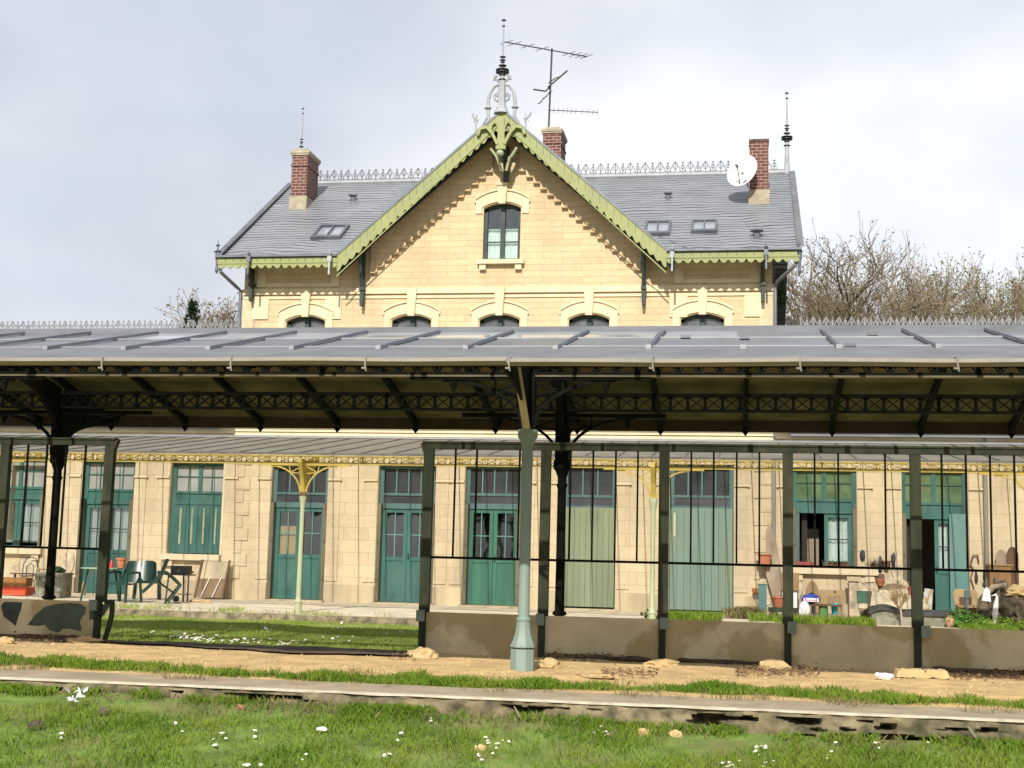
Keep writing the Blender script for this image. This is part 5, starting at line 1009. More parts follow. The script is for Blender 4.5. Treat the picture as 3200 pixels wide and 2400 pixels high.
cx0 = at(2138, 1230, 31.3)[0]; cx1 = at(2184, 1230, 31.3)[0]; cz0 = at(2160, 1275, 31.3)[1]; cz1 = at(2160, 1222, 31.3)[1]; t = thing('wooden_cabinet', 'brown wooden wall cabinet with one dark opening at right edge', 'cabinet', ((cx0+cx1)/2, 31.4, 0)); m = MB(); m.box(cx0, cx1, 31.3, 31.6, cz0, cz1); m.build('case', M('varnished_wood', (.24, .125, .045), .6, .2, 4, streak=True), t); MB().box(cx0-.03, cx1+.03, 31.27, 31.62, cz1+.001, cz1+.03).build('top', paperwood, t); MB().box(cx0+.07, cx0+.17, 31.29, 31.299, cz0+.03, cz0+.25).build('opening', dkwood, t); MB().box(cx0+.05, cx1-.05, 31.35, 31.55, -.03, cz0-.001).build('stand', oldwood, t)
for k, (pa, pb, pt_, lab, mm) in enumerate(((2151, 2176, 1187, 'brown curved top board with a picture panel behind the wall cabinet', driftwood), (2174, 2199, 1181, 'tall dark brown curved top board behind the rock fountain', M('dark_brown_board', (.11, .06, .03), .8, .2, 3)))):
    x0 = at(pa, 1230, 31.65)[0]; x1 = at(pb, 1230, 31.65)[0]; zt2 = at((pa+pb)/2, pt_, 31.65)[1]; w_ = x1-x0; m = MB(); m.xz([(x0, -.03), (x1, -.03), (x1, zt2-.15)]+[(x1-w_*i/8, zt2-.15*(2*i/8-1)**2) for i in range(1, 8)]+[(x0, zt2-.15)], 31.62-k*.05, 31.66-k*.05); tag(m.build('headboard', mm, loc=(x0, 31.64, 0)), lab, 'board')
# wall ornaments: hanging pots, lizards, bridle
for (px, py, lab) in ((2704, 1750, 0),): pass
WO = [(2695, 1735, .055, .12, 'small black wall ornament nearest the open window'), (2750, 1764, .05, .17, 'long black wall ornament left of the hanging pot'), (2791, 1750, .05, .17, 'tall black wall ornament next to the open door jamb')]
for (px, py, rx_, rz2, lab) in WO:
    x, z = at(px/K, py/K, FY-.04); tag(MB().blob((x, FY-.075, z), (rx_, .04, rz2), .35, px, 3).build('wall_ornament', dark_iron, loc=(x, FY-.06, z)), lab, 'ornament')
for (px, py, lab) in ((2770, 1765, 'small dark pot hung on the wall between two black ornaments'), (2751, 1823, 'broken terracotta pot fixed low on the wall by the doorway')):
    x, z = at(px/K, py/K, FY-.12); m = MB(); m.lathe([(.05, z-.06), (.09, z+.06), (.1, z+.06), (.1, z+.09), (.07, z+.09), (.02, z+.05)], x, FY-.13, 10); tag(m.build('wall_pot', oldwood if px > 2760 else terracotta, loc=(x, FY-.13, z), smooth=True), lab, 'flower pot')
x, z = at(2723/K, 1757/K, FY-.1); t = thing('wall_plant', 'dry twiggy plant hanging on the wall right of the open window', 'plant', (x, FY-.1, z)); m = MB(); rr = random.Random(9)
for k in range(14): twiggy(m, (x, FY-.07, z-.08), (rr.uniform(-1, 1), -.4, rr.uniform(-.2, 1)), .16, .008, 1, [4], .8, rr, .004, .1)
m.build('stems', oldwood, t)
for (px, py, w_, h_, lab) in ((2749, 1803, .20, .14, 'rough brown block plaque set on the crumbling wall'), (2751, 1838, .10, .16, 'small upright brown plaque below the block plaque')):
    x, z = at(px/K, py/K, FY-.06); m = MB(); m.xz([(x-w_/2, z-h_/2), (x+w_/2*.95, z-h_/2*1.05), (x+w_/2, z+h_/2), (x-w_/2*1.03, z+h_/2*.9)], FY-.11, FY-.054); tag(m.build('wall_plaque', oldwood, loc=(x, FY-.08, z)), lab, 'plaque')
x, z = at(3050/K, 1765/K, FY-.08); t = thing('horse_bridle', 'brown leather bridle hanging on the wall right of the green door', 'bridle', (x, FY-.08, z)); m = MB(); m.tube([(x-.06, FY-.08, z-.1), (x-.12, FY-.08, z+.0), (x-.06, FY-.08, z+.2), (x+.03, FY-.08, z+.22), (x+.06, FY-.08, z+.05)], .02, 6); m.tube([(x-.06, FY-.08, z-.1), (x-.12, FY-.08, z-.3), (x-.06, FY-.08, z-.5), (x-.05, FY-.08, z-.75)], .014, 6); m.build('straps', oldwood, t, smooth=True); m = MB(); m.blob((x+.0, FY-.07, z-.28), (.035, .03, .14), .2, 3); m.build('bit', dark_iron, t); MB().blob((x+.2, FY-.07, z-.24), (.055, .03, .13), .2, 6).build('blinker', dark_iron, t)
for (px, py, lab) in ((1742, 1222, 'long red window trough on the sill of the open window'), (1806, 1222, 'brown clump of dead plants in a trough on the window sill')):
    x, z = at(px, py, FY-.05)
    if px < 1800:
        m = MB(); m.xz([(x-.2, z-.02), (x+.2, z-.02), (x+.22, z+.09), (x-.22, z+.09)], FY-.13, FY+.02); tag(m.build('window_trough', M('dull_red_trough', (.30, .07, .04), .7, .15, 5), loc=(x, FY-.05, z)), lab, 'trough')
    else:
        m = MB(); rr = random.Random(3)
        for k in range(60): a = Vector((x+rr.uniform(-.3, .3), FY-.06+rr.uniform(-.06, .06), z-.02)); m.tube([a, a+Vector((rr.uniform(-.08, .08), -.04, rr.uniform(.03, .15)))], .01, 3, False)
        m.box(x-.3, x+.3, FY-.12, FY, z-.03, z+.01); tag(m.build('dead_plants', litter_m, loc=(x, FY-.05, z)), lab, 'plant')
# ---------------------------------------------------------------- stones, litter, soil and a painted shadow strip on the platform
def stone(px, py, r, seed, lab, mat=sandstone, name='stone', z=0.): 
    x, y = ground(px, py, z); o = MB().blob((x, y, z+r[2]*.08), r, .45, seed, 3).build(name, mat, loc=(x, y, z)); return tag(o, lab, 'stone')
stone(912, 1421, (.17, .14, .10), 1, 'rounded sandy stone at the foot of the screen end post')
stone(180, 1388, (.20, .10, .07), 2, 'rough sandstone lump below the mural panel')
stone(12, 1388, (.11, .08, .06), 3, 'pale stone at the left picture edge below the mural panel')
stone(1186, 1441, (.13, .12, .08), 4, 'broad sandstone rock right of the pale column foot')
stone(1113, 1424, (.06, .06, .08), 5, 'small pale stone just left of the pale column foot')
stone(1283, 1462, (.2, .12, .03), 6, 'flat sandstone slab right of the column on bare sand')
stone(835, 1470, (.05, .04, .025), 9, 'small pinkish pebble in the grass strip left of the column')
stone(1430, 1437, (.2, .12, .07), 10, 'large square sandstone footing under a screen post')
stone(1668, 1447, (.16, .12, .09), 11, 'squared footing stone beside the second screen post from the right')
x, y = ground(1990, 1462); t = MB(); n = 12
t.sheet(lambda u, v: (x-.27+.54*u, y-.14+.28*v, .07*min(1, 22*u, 22*(1-u), 18*v, 18*(1-v))*(1-.35*(abs(u-.55) < .012))+.02*mnoise.noise(Vector((u*5, v*4, 2)))+.01*mnoise.noise(Vector((u*14, v*9, 5)))), 70, 30); tag(t.build('stone_slab', sandstone, loc=(x, y, 0), smooth=True), 'pale oblong stone slab in front of the rightmost screen post', 'stone')
x, y = ground(1911, 1468); t = thing('carton', 'crushed white drink carton lying on the sand', 'litter', (x, y, 0)); m = MB().blob((x, y, .03), (.085, .05, .035), .3, 3, 3); m.build('carton', white_p, t, smooth=True); MB().blob((x-.07, y, .04), (.03, .035, .03), .2, 5).build('cap', white_p, t)
x, y = ground(165, 1518, -.1); m = MB(); rr = random.Random(2)
for k in range(16):
    c = Vector((x+rr.uniform(-.045, .045), y+rr.uniform(-.05, .05), -.07+rr.uniform(0, .06))); a, b = [Vector((rr.uniform(-1, 1), rr.uniform(-1, 1), rr.uniform(-1, 1))).normalized()*.038 for _ in (0, 1)]; m.poly([c, c+a, c+a+b, c+b])
tag(m.build('crumpled_paper', white_p, loc=(x, y, -.1)), 'crumpled white paper in the grass below the platform edge', 'litter')
x, y = ground(695, 1578, -.18); tag(MB().blob((x, y, -.17), (.045, .03, .015), .5, 8).build('crumpled_paper', white_p, loc=(x, y, -.18)), 'white scrap of paper lying in the foreground grass', 'litter')
tw = [(568, 1524, 'piece of orange brick lying in the track bed grass below the kerb', M('old_orange_brick', (.30, .14, .08), .95, .2, 9), .035), (1040, 1590, 'pale lump of stone among the foreground daisies', sandstone, .04), (226, 1540, 'dark lump of stone in the track bed left of centre', rockm, .05), (80, 1552, 'brown earth clod in the grass at left', rockm, .06), (1405, 1552, 'broken pale stone fallen from the kerb', sandstone, .045), (1475, 1538, 'triangular pale stone lodged in the kerb hole', sandstone, .05)]
for i, (px, py, lab, mm, r) in enumerate(tw): x, y = ground(px, py, -.15); tag(MB().blob((x, min(y, 10.35), zt(x, min(y, 10.35))+r*.3), (r, r*.8, r*.8), .4, i+50, 3).build('stone', mm, loc=(x, y, -.15)), lab, 'stone')
for (a, b, lab) in (((1180, 1515), (1130, 1533), 'thin grey stick lying against the kerb'), ((2040, 1550), (2000, 1523), 'pale forked stick leaning on the kerb at right')):
    A = ground(*a, -.12); b_ = ground(*b, -.1); m = MB(); m.tube([(A[0], min(A[1], 10.4), -.10), ((A[0]+b_[0])/2, min((A[1]+b_[1])/2, 10.45), -.06), (b_[0], min(b_[1], 10.5), -.03)], [.008, .007, .004], 5); tag(m.build('stick', driftwood, loc=(A[0], A[1], -.1)), lab, 'stick')
m = MB(); rr = random.Random(6)
for (pa, py_, pb, n, sp) in ((1590, 1452, 1770, 420, .12), (2060, 1460, 2230, 420, .13), (1180, 1420, 1350, 260, .10), (20, 1380, 190, 220, .08), (840, 1420, 900, 60, .08), (1300, 1455, 1420, 140, .06)):
    for k in range(n):
        x, y = ground(rr.uniform(pa, pb), py_+rr.gauss(0, 5)); c = Vector((x, y, .0+rr.uniform(.0, .03))); a = rr.uniform(0, 6.28); s = rr.uniform(.012, .035); m.add([c+Vector((math.cos(a)*s, math.sin(a)*s, rr.uniform(0, .02))), c+Vector((-math.sin(a)*s*.6, math.cos(a)*s*.6, rr.uniform(0, .02))), c-Vector((math.cos(a)*s, math.sin(a)*s, 0)), c+Vector((math.sin(a)*s*.6, -math.cos(a)*s*.6, 0))], [(0, 1, 2, 3)])
tag(m.build('dead_leaves', litter_m), kind='stuff')
m = MB(); rr = random.Random(77)
for k in range(2600):
    x = rr.uniform(-9, 6); y = 12.2+rr.random()**1.4*3.9; s_ = rr.uniform(.006, .02)*(1.8 if rr.random() < .04 else 1); c = Vector((x, y, zs(x, y)+s_*.25)); a = rr.uniform(0, 6.28)
    q = [c+Vector((math.cos(a+t)*s_*rr.uniform(.7, 1.2), math.sin(a+t)*s_*rr.uniform(.7, 1.2), -s_*.3)) for t in (0, 1.57, 3.14, 4.71)]; t_ = c+Vector((rr.uniform(-.3, .3)*s_, rr.uniform(-.3, .3)*s_, s_*.6)); m.add(q+[t_], [(0, 1, 4), (1, 2, 4), (2, 3, 4), (3, 0, 4)])
tag(m.build('pebbles', M('pebbles', (.40, .29, .15), .95, .5, 40, bmp=0)), kind='stuff')
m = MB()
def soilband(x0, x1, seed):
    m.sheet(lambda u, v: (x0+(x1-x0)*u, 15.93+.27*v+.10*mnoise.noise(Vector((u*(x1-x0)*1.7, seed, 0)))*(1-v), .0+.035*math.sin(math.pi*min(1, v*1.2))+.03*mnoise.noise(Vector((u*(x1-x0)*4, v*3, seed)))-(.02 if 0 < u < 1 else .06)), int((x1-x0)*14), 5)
m.sheet(lambda u, v: (-8.1+4.5*u, (15.2-.6*u+.12*mnoise.noise(Vector((u*5, 3, 3))))*(1-v)+16.92*v, zs(-8.1+4.5*u, (15.2-.6*u+.12*mnoise.noise(Vector((u*5, 3, 3))))*(1-v)+16.92*v)+.022), 80, 16)  # canopy shadow in the screen gap, drawn as a sheet of dark earth
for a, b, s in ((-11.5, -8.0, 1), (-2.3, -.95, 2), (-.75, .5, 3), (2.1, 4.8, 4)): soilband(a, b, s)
tag(m.build('soil_and_painted_shadow', soil_shadow_m, smooth=True), kind='structure')
# ---------------------------------------------------------------- grass, daisies and leafy plants
def blades(name, mat, xs, ys, zs_, h, w, lean=.5, bend=True):
    n = len(xs); a = rng.uniform(0, 2*np.pi, n); l = rng.uniform(.1, lean, n)*h; b = rng.uniform(0, 2*np.pi, n)
    dx, dy = np.cos(a)*w/2, np.sin(a)*w/2; tx, ty = np.cos(b)*l, np.sin(b)*l
    V = np.empty((n, 4, 3)); V[:, 0] = np.stack([xs-dx, ys-dy, zs_-.01], 1); V[:, 1] = np.stack([xs+dx, ys+dy, zs_-.01], 1)
    V[:, 2] = np.stack([xs+dx*.7+tx*.4, ys+dy*.7+ty*.4, zs_+h*.62], 1); V[:, 3] = np.stack([xs+tx, ys+ty, zs_+h], 1)
    F = np.arange(n*4).reshape(n, 4)
    me = bpy.data.meshes.new(name); me.vertices.add(n*4); me.vertices.foreach_set('co', V.ravel()); me.loops.add(n*4); me.loops.foreach_set('vertex_index', F.ravel().astype(np.int32))
    me.polygons.add(n); me.polygons.foreach_set('loop_start', (np.arange(n)*4).astype(np.int32)); me.polygons.foreach_set('loop_total', np.full(n, 4, np.int32)); me.materials.append(mat); me.update(calc_edges=True); me.validate()
    o = bpy.data.objects.new(name, me); COL.objects.link(o); return tag(o, kind='stuff')
def nz(x, y, s, k): return np.array([mnoise.noise(Vector((a*s, b*s, k))) for a, b in zip(x, y)])
n = 120000; X_ = rng.uniform(-7.5, 5.5, n); Y_ = 10.56-rng.power(1.6, n)[::-1]*0-rng.uniform(0, 1, n)**1.15*3.2
pt_ = nz(X_, Y_, 1.1, 3.3)+.5*nz(X_, Y_, 3.7, 8.); keep = pt_+np.where(Y_ > 10.2, -.1, .22) > rng.uniform(-.38, .36, n)
X_, Y_, pt_ = X_[keep], Y_[keep], pt_[keep]; Z_ = np.array([zt(a, b) for a, b in zip(X_, Y_)])
blades('track_grass', grass_a, X_, Y_, Z_, rng.uniform(.025, .06, len(X_))*(1+.5*np.clip(pt_, -.6, 1)), rng.uniform(.003, .007, len(X_)), .7)
n = 5000; X_ = rng.uniform(-7.5, 5.5, n); Y_ = 10.57-np.abs(rng.normal(0, .22, n)); pt_ = nz(X_, Y_, 1.6, 12.); keep = pt_ > rng.uniform(-.1, .4, n); X_, Y_ = X_[keep], Y_[keep]
blades('dry_grass', grass_dry, X_, Y_, np.array([zt(a, b) for a, b in zip(X_, Y_)]), rng.uniform(.03, .085, len(X_)), rng.uniform(.003, .006, len(X_)), .9)
n = 26000; X_ = rng.uniform(-7.5, 5.5, n); Y_ = 10.57-np.abs(rng.normal(0, .07, n)); pt_ = nz(X_, X_*0, 1.3, 40.)+.6*nz(X_, X_*0, 4.1, 41.); keep = pt_ > rng.uniform(-.25, .6, n); X_, Y_, pt_ = X_[keep], Y_[keep], pt_[keep]
blades('kerb_grass', grass_a, X_, Y_, np.array([zt(a, b) for a, b in zip(X_, Y_)]), rng.uniform(.02, .085, len(X_)), rng.uniform(.003, .006, len(X_)), .9)
n = 30000; X_ = rng.uniform(-8, 6, n); Y_ = rng.uniform(11.05, 12.5, n); pt_ = nz(X_, Y_, 1.8, 51.)+.5*nz(X_, Y_, 5., 52.); keep = pt_ > rng.uniform(.12, .6, n); X_, Y_ = X_[keep], Y_[keep]
blades('dry_platform_grass', grass_dry, X_, Y_, np.where(Y_ < 11.42, .012, np.array([zs(a, b) for a, b in zip(X_, Y_)])), rng.uniform(.02, .06, len(X_)), rng.uniform(.003, .006, len(X_)), .9)
# strip of grass behind the kerb, wandering edge
n = 150000; X_ = rng.uniform(-8, 6, n); Y_ = rng.uniform(11.2, 13.3, n)
cen = 11.92+.20*np.sin(X_*.9+1.2)+.22*nz(X_, X_*0, .7, 2.); wid = .30+.20*nz(X_, X_*0, .9, 6.)+.12*np.sin(X_*1.7)
dd = 1-np.abs(Y_-cen)/np.maximum(wid, .05); pt_ = nz(X_, Y_, 2.6, 1.); keep = (dd+.55*pt_+.12) > rng.uniform(.05, .75, n); X_, Y_, pt_ = X_[keep], Y_[keep], pt_[keep]
m_ = np.array([zs(a, b) for a, b in zip(X_, Y_)]); blades('platform_grass', grass_a, X_, Y_, np.where(Y_ < 11.42, .012, m_), rng.uniform(.03, .075, len(X_))*(1+.9*np.clip(pt_, -.5, 1)), rng.uniform(.003, .007, len(X_)), .8)
n = 130000; X_ = rng.uniform(-13, -2.5, n); Y_ = rng.uniform(16.95, 23.55, n); pt_ = nz(X_, Y_, .8, 5.); keep = pt_ > rng.uniform(-.9, -.05, n); X_, Y_, pt_ = X_[keep], Y_[keep], pt_[keep]
blades('lawn_grass', grass_b, X_, Y_, np.array([zl(a, b) for a, b in zip(X_, Y_)]), rng.uniform(.02, .045, len(X_))*(1+.5*np.clip(pt_, -.5, 1)), rng.uniform(.006, .013, len(X_)), .8)
n = 14000; X_ = rng.uniform(-13, -4, n); Y_ = rng.uniform(23.4, 28.5, n); pt_ = nz(X_, Y_, 1.1, 15.)
keep = np.where(X_ < -9.6, (np.abs(Y_-25.3) < .9), (np.abs(Y_-24.5) < .35))&(pt_ > rng.uniform(-.25, .5, n)); X_, Y_ = X_[keep], Y_[keep]; blades('rear_grass', grass_b, X_, Y_, np.zeros(len(X_)), rng.uniform(.03, .10, len(X_)), rng.uniform(.008, .016, len(X_)), .8)
n = 26000; px_ = rng.uniform(1375, 2230, n); X_ = np.array([at(p, 1340, 28.6)[0] for p in px_]); Y_ = rng.uniform(27.2, 29.0, n); pt_ = nz(X_, Y_, .9, 25.)
keep = (pt_ > rng.uniform(-.5, .3, n))&(((px_ > 1700)&(px_ < 1880))|((px_ > 1440)&(px_ < 1560)&(Y_ < 28.7))|((px_ > 1620)&(px_ < 1710)&(Y_ < 29.5))|((px_ > 2060))); X_, Y_, px_ = X_[keep], Y_[keep], px_[keep]; hh = np.where(px_ < 1570, .14, np.where(px_ > 2050, .09, .14)); blades('garden_grass', grass_a, X_, Y_, np.zeros(len(X_)), rng.uniform(.3, 1.35, len(X_))*hh, rng.uniform(.008, .016, len(X_)), .6)
n = 1500; px_ = rng.normal(1610, 16, n); X_ = np.array([at(p, 1330, 30.3)[0] for p in px_]); Y_ = rng.uniform(29, 31, n); blades('dry_garden_grass', grass_dry, X_, Y_, np.zeros(n), rng.uniform(.08, .26, n), rng.uniform(.008, .014, n), .7)
def leafball(m, c, r, n, s, rr, up=.3):
    for k in range(n):
        v = Vector((rr.gauss(0, 1), rr.gauss(0, 1), rr.gauss(0, 1))).normalized(); q = rr.uniform(.55, 1.05); k_ = 1+.35*mnoise.noise(v*2.3+Vector(c)); p = Vector(c)+Vector((v.x*r[0], v.y*r[1], v.z*r[2]))*q*k_
        if p.z < -.02: continue
        a = (v+Vector((rr.uniform(-1, 1), rr.uniform(-1, 1), rr.uniform(-.5, 1)))*.9).normalized(); b = a.orthogonal().normalized(); b = (b*math.cos(k)+a.cross(b)*math.sin(k)); e = b.cross(a); ss = s*rr.uniform(.6, 1.3)
        m.add([p-e*ss*.4, p+b*ss, p+e*ss*.4, p-b*ss*.5], [(0, 1, 2, 3)])
bx_, bz2 = at(2085, 1345, 28.3); t = thing('leafy_bush', 'bright green leafy bush in front of the tan chair', 'bush', (bx_, 28.3, 0)); m = MB(); leafball(m, (bx_-.1, 28.3, .13), (.34, .3, .26), 700, .045, random.Random(1)); leafball(m, (bx_+.25, 28.35, .08), (.3, .28, .2), 450, .045, random.Random(2)); m.build('leaves', leaf_bright, t)
m = MB(); rr = random.Random(11)
for k in range(10): m.tube([(bx_+rr.uniform(-.2, .3), 28.3+rr.uniform(-.1, .1), -.02), (bx_+rr.uniform(-.35, .45), 28.3+rr.uniform(-.2, .2), .3)], .006, 4, False)
m.build('stems', leaf_dark, t)
bx_, _ = at(2180, 1350, 28.2); t = thing('leafy_bush', 'low dull green ground plant at the right edge of the garden', 'bush', (bx_, 28.2, 0)); m = MB(); leafball(m, (bx_, 28.2, .05), (.75, .35, .2), 900, .04, random.Random(5)); m.build('leaves', grass_a, t)
px_, py_ = at(2052, 1345, 28.2); m = MB(); m.lathe([(.04, -.02), (.085, .06), (.095, .15), (.05, .2), (.065, .23), (.04, .21)], px_, 28.2, 12); t = tag(m.build('garden_urn', M('pink_terracotta', (.42, .23, .15), .9, .2, 8), loc=(px_, 28.2, 0), smooth=True), 'pink terracotta urn with a sprig beside the bright green bush', 'urn'); m = MB(); leafball(m, (px_+.02, 28.2, .29), (.05, .05, .1), 30, .03, random.Random(8)); m.build('sprig', leaf_dark, t)
gxp, gyp = at(1413, 1330, 27.9); t = thing('weed_clump', 'ragged green weeds at the foot of the right awning column', 'weeds', (gxp, 27.9, 0)); m = MB(); leafball(m, (gxp, 27.9, .05), (.3, .2, .16), 160, .05, random.Random(13)); m.build('leaves', leaf_dark, t)
xi, zi = at(1700, 641, 32.5); m = MB(); leafball(m, (xi-.12, 32.4, zi-.0), (.11, .11, .22), 160, .07, random.Random(21)); t = tag(m.build('climbing_plant', leaf_dark, loc=(xi-.12, 32.4, zi)), 'tuft of green creeper growing on the right corner of the upper storey', 'plant')
# daisies: one flower built, the rest copied one by one
def daisy_proto():
    o = thing('daisy', 'white daisy in the foreground track bed grass', 'flower', (0, 0, 0), 'daisies scattered in the foreground grass'); m = MB()
    for k in range(11):
        a = 2*math.pi*k/11; c, s = math.cos(a), math.sin(a); m.poly([(c*.004-s*.002, s*.004+c*.002, .06), (c*.018-s*.0045, s*.018+c*.0045, .064), (c*.021, s*.021, .063), (c*.018+s*.0045, s*.018-c*.0045, .064), (c*.004+s*.002, s*.004-c*.002, .06)])
    m.build('petals', petal, o); m = MB(); m.lathe([(.006, .058), (.006, .064), (.003, .067)], 0, 0, 8); m.build('centre', daisy_y, o); m = MB(); m.tube([(0, 0, -.02), (.002, .001, .058)], .0015, 4, False); m.build('stem', leaf_dark, o); return o
D0 = daisy_proto(); rr = random.Random(33)
fore = []
for (px, py, n, sp) in ((15, 1612, 5, 12), (42, 1611, 5, 14), (78, 1615, 3, 12), (245, 1611, 4, 10), (300, 1638, 6, 12), (465, 1580, 4, 10), (487, 1573, 4, 10), (540, 1603, 4, 12), (553, 1571, 2, 6), (570, 1605, 2, 6), (838, 1597, 3, 6), (860, 1580, 2, 8), (1060, 1590, 7, 18), (1085, 1591, 4, 12), (1035, 1597, 5, 12), (1038, 1621, 5, 8), (1020, 1625, 3, 8), (1290, 1575, 4, 10), (1310, 1580, 5, 12), (1352, 1634, 3, 7), (1210, 1655, 3, 5), (1560, 1618, 3, 8), (1578, 1621, 6, 12), (1605, 1622, 3, 8), (1635, 1608, 4, 12), (1660, 1620, 6, 14), (1720, 1580, 4, 10), (1650, 1600, 3, 8), (1440, 1640, 3, 8), (1790, 1610, 4, 14), (1830, 1580, 4, 12), (1900, 1600, 3, 9), (2090, 1645, 3, 10), (2050, 1632, 2, 8), (2150, 1640, 3, 10), (660, 1600, 2, 12), (140, 1560, 3, 14), (380, 1560, 3, 20), (940, 1560, 3, 20), (1500, 1570, 3, 20), (2000, 1605, 2, 14)):
    for k in range(n): fore.append((px+rr.gauss(0, sp*.55), py+rr.gauss(0, sp*.35)))
lawn_ = []
for (px, py, n, sx_, sy_) in ((440, 1384, 40, 45, 5), (520, 1389, 26, 40, 4), (390, 1377, 12, 30, 5), (600, 1393, 16, 40, 3), (560, 1360, 7, 40, 8), (330, 1372, 4, 20, 3), (740, 1352, 5, 30, 8), (870, 1368, 3, 20, 6), (700, 1385, 8, 60, 8), (280, 1388, 5, 12, 2)):
    for k in range(n): lawn_.append((px+rr.gauss(0, sx_*.6), min(1397, py+rr.gauss(0, sy_*.7))))
first = True
for grp, lst, zf, s0 in (('f', fore, zt, .95), ('l', lawn_, zl, 1.0)):
    for (px, py) in lst:
        x, y = ground(px, py, -.16 if grp == 'f' else -.08)
        if grp == 'f' and not 8 < y < 10.5: continue
        if grp == 'l' and not 16.98 < y < 23.4: continue
        d = D0 if first else copy_tree(D0); first = False; s_ = s0*rr.uniform(.5, .9)*(.9 if grp == 'f' else 1.2)
        d.location = (x, y, zf(x, y)-.01); d.rotation_euler = (rr.uniform(.1, .55), rr.uniform(-.25, .25), rr.uniform(-.5, .5)); d.scale = (s_,)*3
        if grp == 'l': d.scale = (s_*1.15,)*3; d['label'] = 'white daisy in the lawn beyond the gap between the screens'; d['group'] = 'daisies in the lawn beyond the screens'
# ---------------------------------------------------------------- trees behind the station
def tree_meshes(seed, H, spread, nlimb, kids_, buds, budmat_n, budsize, minr=.0085, clear=.25):
    rr = random.Random(seed); m = MB(); tips = []
    tp = [Vector((0, 0, -1))]; d = Vector((0, 0, 1))
    for i in range(6): d = (d+Vector((rr.uniform(-.1, .1), rr.uniform(-.1, .1), 0))).normalized(); tp.append(tp[-1]+d*H*.7/6)
    trunk = MB().tube(tp, [H*.021*(1-.12*i) for i in range(7)], 8)
    def go(p, d, L, r, lvl):
        pts = [p]; n = 3
        for i in range(n): d = (d+Vector((rr.uniform(-1, 1), rr.uniform(-1, 1), rr.uniform(-.7, 1)))*.16+Vector((0, 0, .07))).normalized(); pts.append(pts[-1]+d*L/n)
        m.tube(pts, [max(minr, r*(1-.22*i)) for i in range(n+1)], 5 if lvl >= 3 else 3, False)
        if lvl == 0: tips.append((pts[-1], d)); tips.append((pts[-2], d)); return
        for k in range(kids_[lvl-1]):
            t = rr.uniform(.3, 1.) if k else 1.; i = min(n-1, int(t*n)); q = pts[i].lerp(pts[i+1], t*n-i); a = rr.uniform(0, 6.283); o1 = d.orthogonal().normalized(); o2 = d.cross(o1)
            go(q, (d*rr.uniform(.5, 1.1)+(o1*math.cos(a)+o2*math.sin(a))*.75+Vector((0, 0, .12))).normalized(), L*rr.uniform(.45, .7), max(minr, r*.42), lvl-1)
    for k in range(nlimb):
        t = clear+(1-clear)*k/nlimb; q = tp[0].lerp(tp[-1], t); i = min(5, int(t*6)); q = tp[i].lerp(tp[i+1], t*6-i); a = k*2.4+rr.uniform(-.4, .4); el = .35+.9*t
        go(q, Vector((math.cos(a)*spread, math.sin(a)*spread, el)).normalized(), H*.30*(1.05-.4*t), H*.0095, 3)
    b = MB()
    for k in range(buds):
        p, d = rr.choice(tips); p = p+Vector((rr.gauss(0, .07), rr.gauss(0, .07), rr.gauss(0, .07))); a = Vector((rr.uniform(-1, 1), rr.uniform(-1, 1), rr.uniform(-1, 1))).normalized(); c = a.orthogonal().normalized(); s = budsize*rr.uniform(.5, 1.3); e = a.cross(c)
        b.add([p-c*s, p+e*s*.6, p+c*s, p-e*s*.6], [(0, 1, 2, 3)])
    return trunk, m, b, max(v[2] for v in m.v)
TH = []
def tree_thing(name, label, cat, seed, H, spread, nlimb, kids_, buds, bs, bm, group=None, **kw):
    t = thing(name, label, cat, (0, 0, 0), group); tr_, cr, bu, hh_ = tree_meshes(seed, H, spread, nlimb, kids_, buds, 0, bs, **kw); tr_.build('trunk', bark, t, smooth=True); c = cr.build('crown', twig_m, t)
    if buds: bu.build('buds', bm, c)
    TH.append(hh_); return t
def put(t, px, pytop, Y, H, rot, lab=None, ybase=-.6):
    x, zt_ = at(px, pytop, Y); s = (zt_-ybase)/H; t.location = (x, Y, ybase); t.rotation_euler = (0, 0, rot); t.scale = (s, s, s)
    if lab: t['label'] = lab
    return t
G_ = 'bare trees behind the right wing'
A_ = tree_thing('bare_tree', 'x', 'tree', 3, 16, .9, 15, [6, 6, 6], 7000, .05, bud_m, G_)
B_ = tree_thing('bare_tree', 'x', 'tree', 8, 16, 1.15, 16, [6, 6, 6], 10000, .055, bud_g, G_)
C_ = tree_thing('bare_tree', 'x', 'tree', 15, 14, 1.3, 18, [6, 6, 6], 16000, .055, bush_m, G_)
put(A_, 1880, 480, 62, TH[0], .3, 'tallest bare tree behind the right wing, rounded twiggy crown'); put(B_, 1975, 528, 66, TH[1], 1.1, 'broad bare tree right of the tallest one with greenish buds'); put(C_, 2040, 598, 60, TH[2], 2., 'low brown brushy tree in the middle of the right hand wood')
put(copy_tree(A_), 1770, 510, 58, TH[0], 2.2, 'bare tree with dark limbs close to the right end of the slate roof')
put(copy_tree(B_), 2135, 508, 60, TH[1], 3.3, 'spreading bare tree near the right picture edge above the cresting')
put(copy_tree(A_), 2215, 536, 56, TH[0], 4.6, 'bare tree cut by the right picture edge'); put(copy_tree(C_), 1725, 620, 66, TH[2], 5.2, 'small brushy tree directly beside the dark corner of the house')
put(copy_tree(B_), 1930, 563, 74, TH[1], .2, 'grey bare tree further back between the two largest trees'); put(copy_tree(C_), 2110, 613, 70, TH[2], 1.5, 'brown brushy tree behind the spreading bare tree'); put(copy_tree(C_), 1820, 618, 72, TH[2], 3.9, 'dense brown thicket tree below the tallest bare tree'); put(copy_tree(C_), 2190, 598, 72, TH[2], .8, 'olive brown thicket tree at the far right')
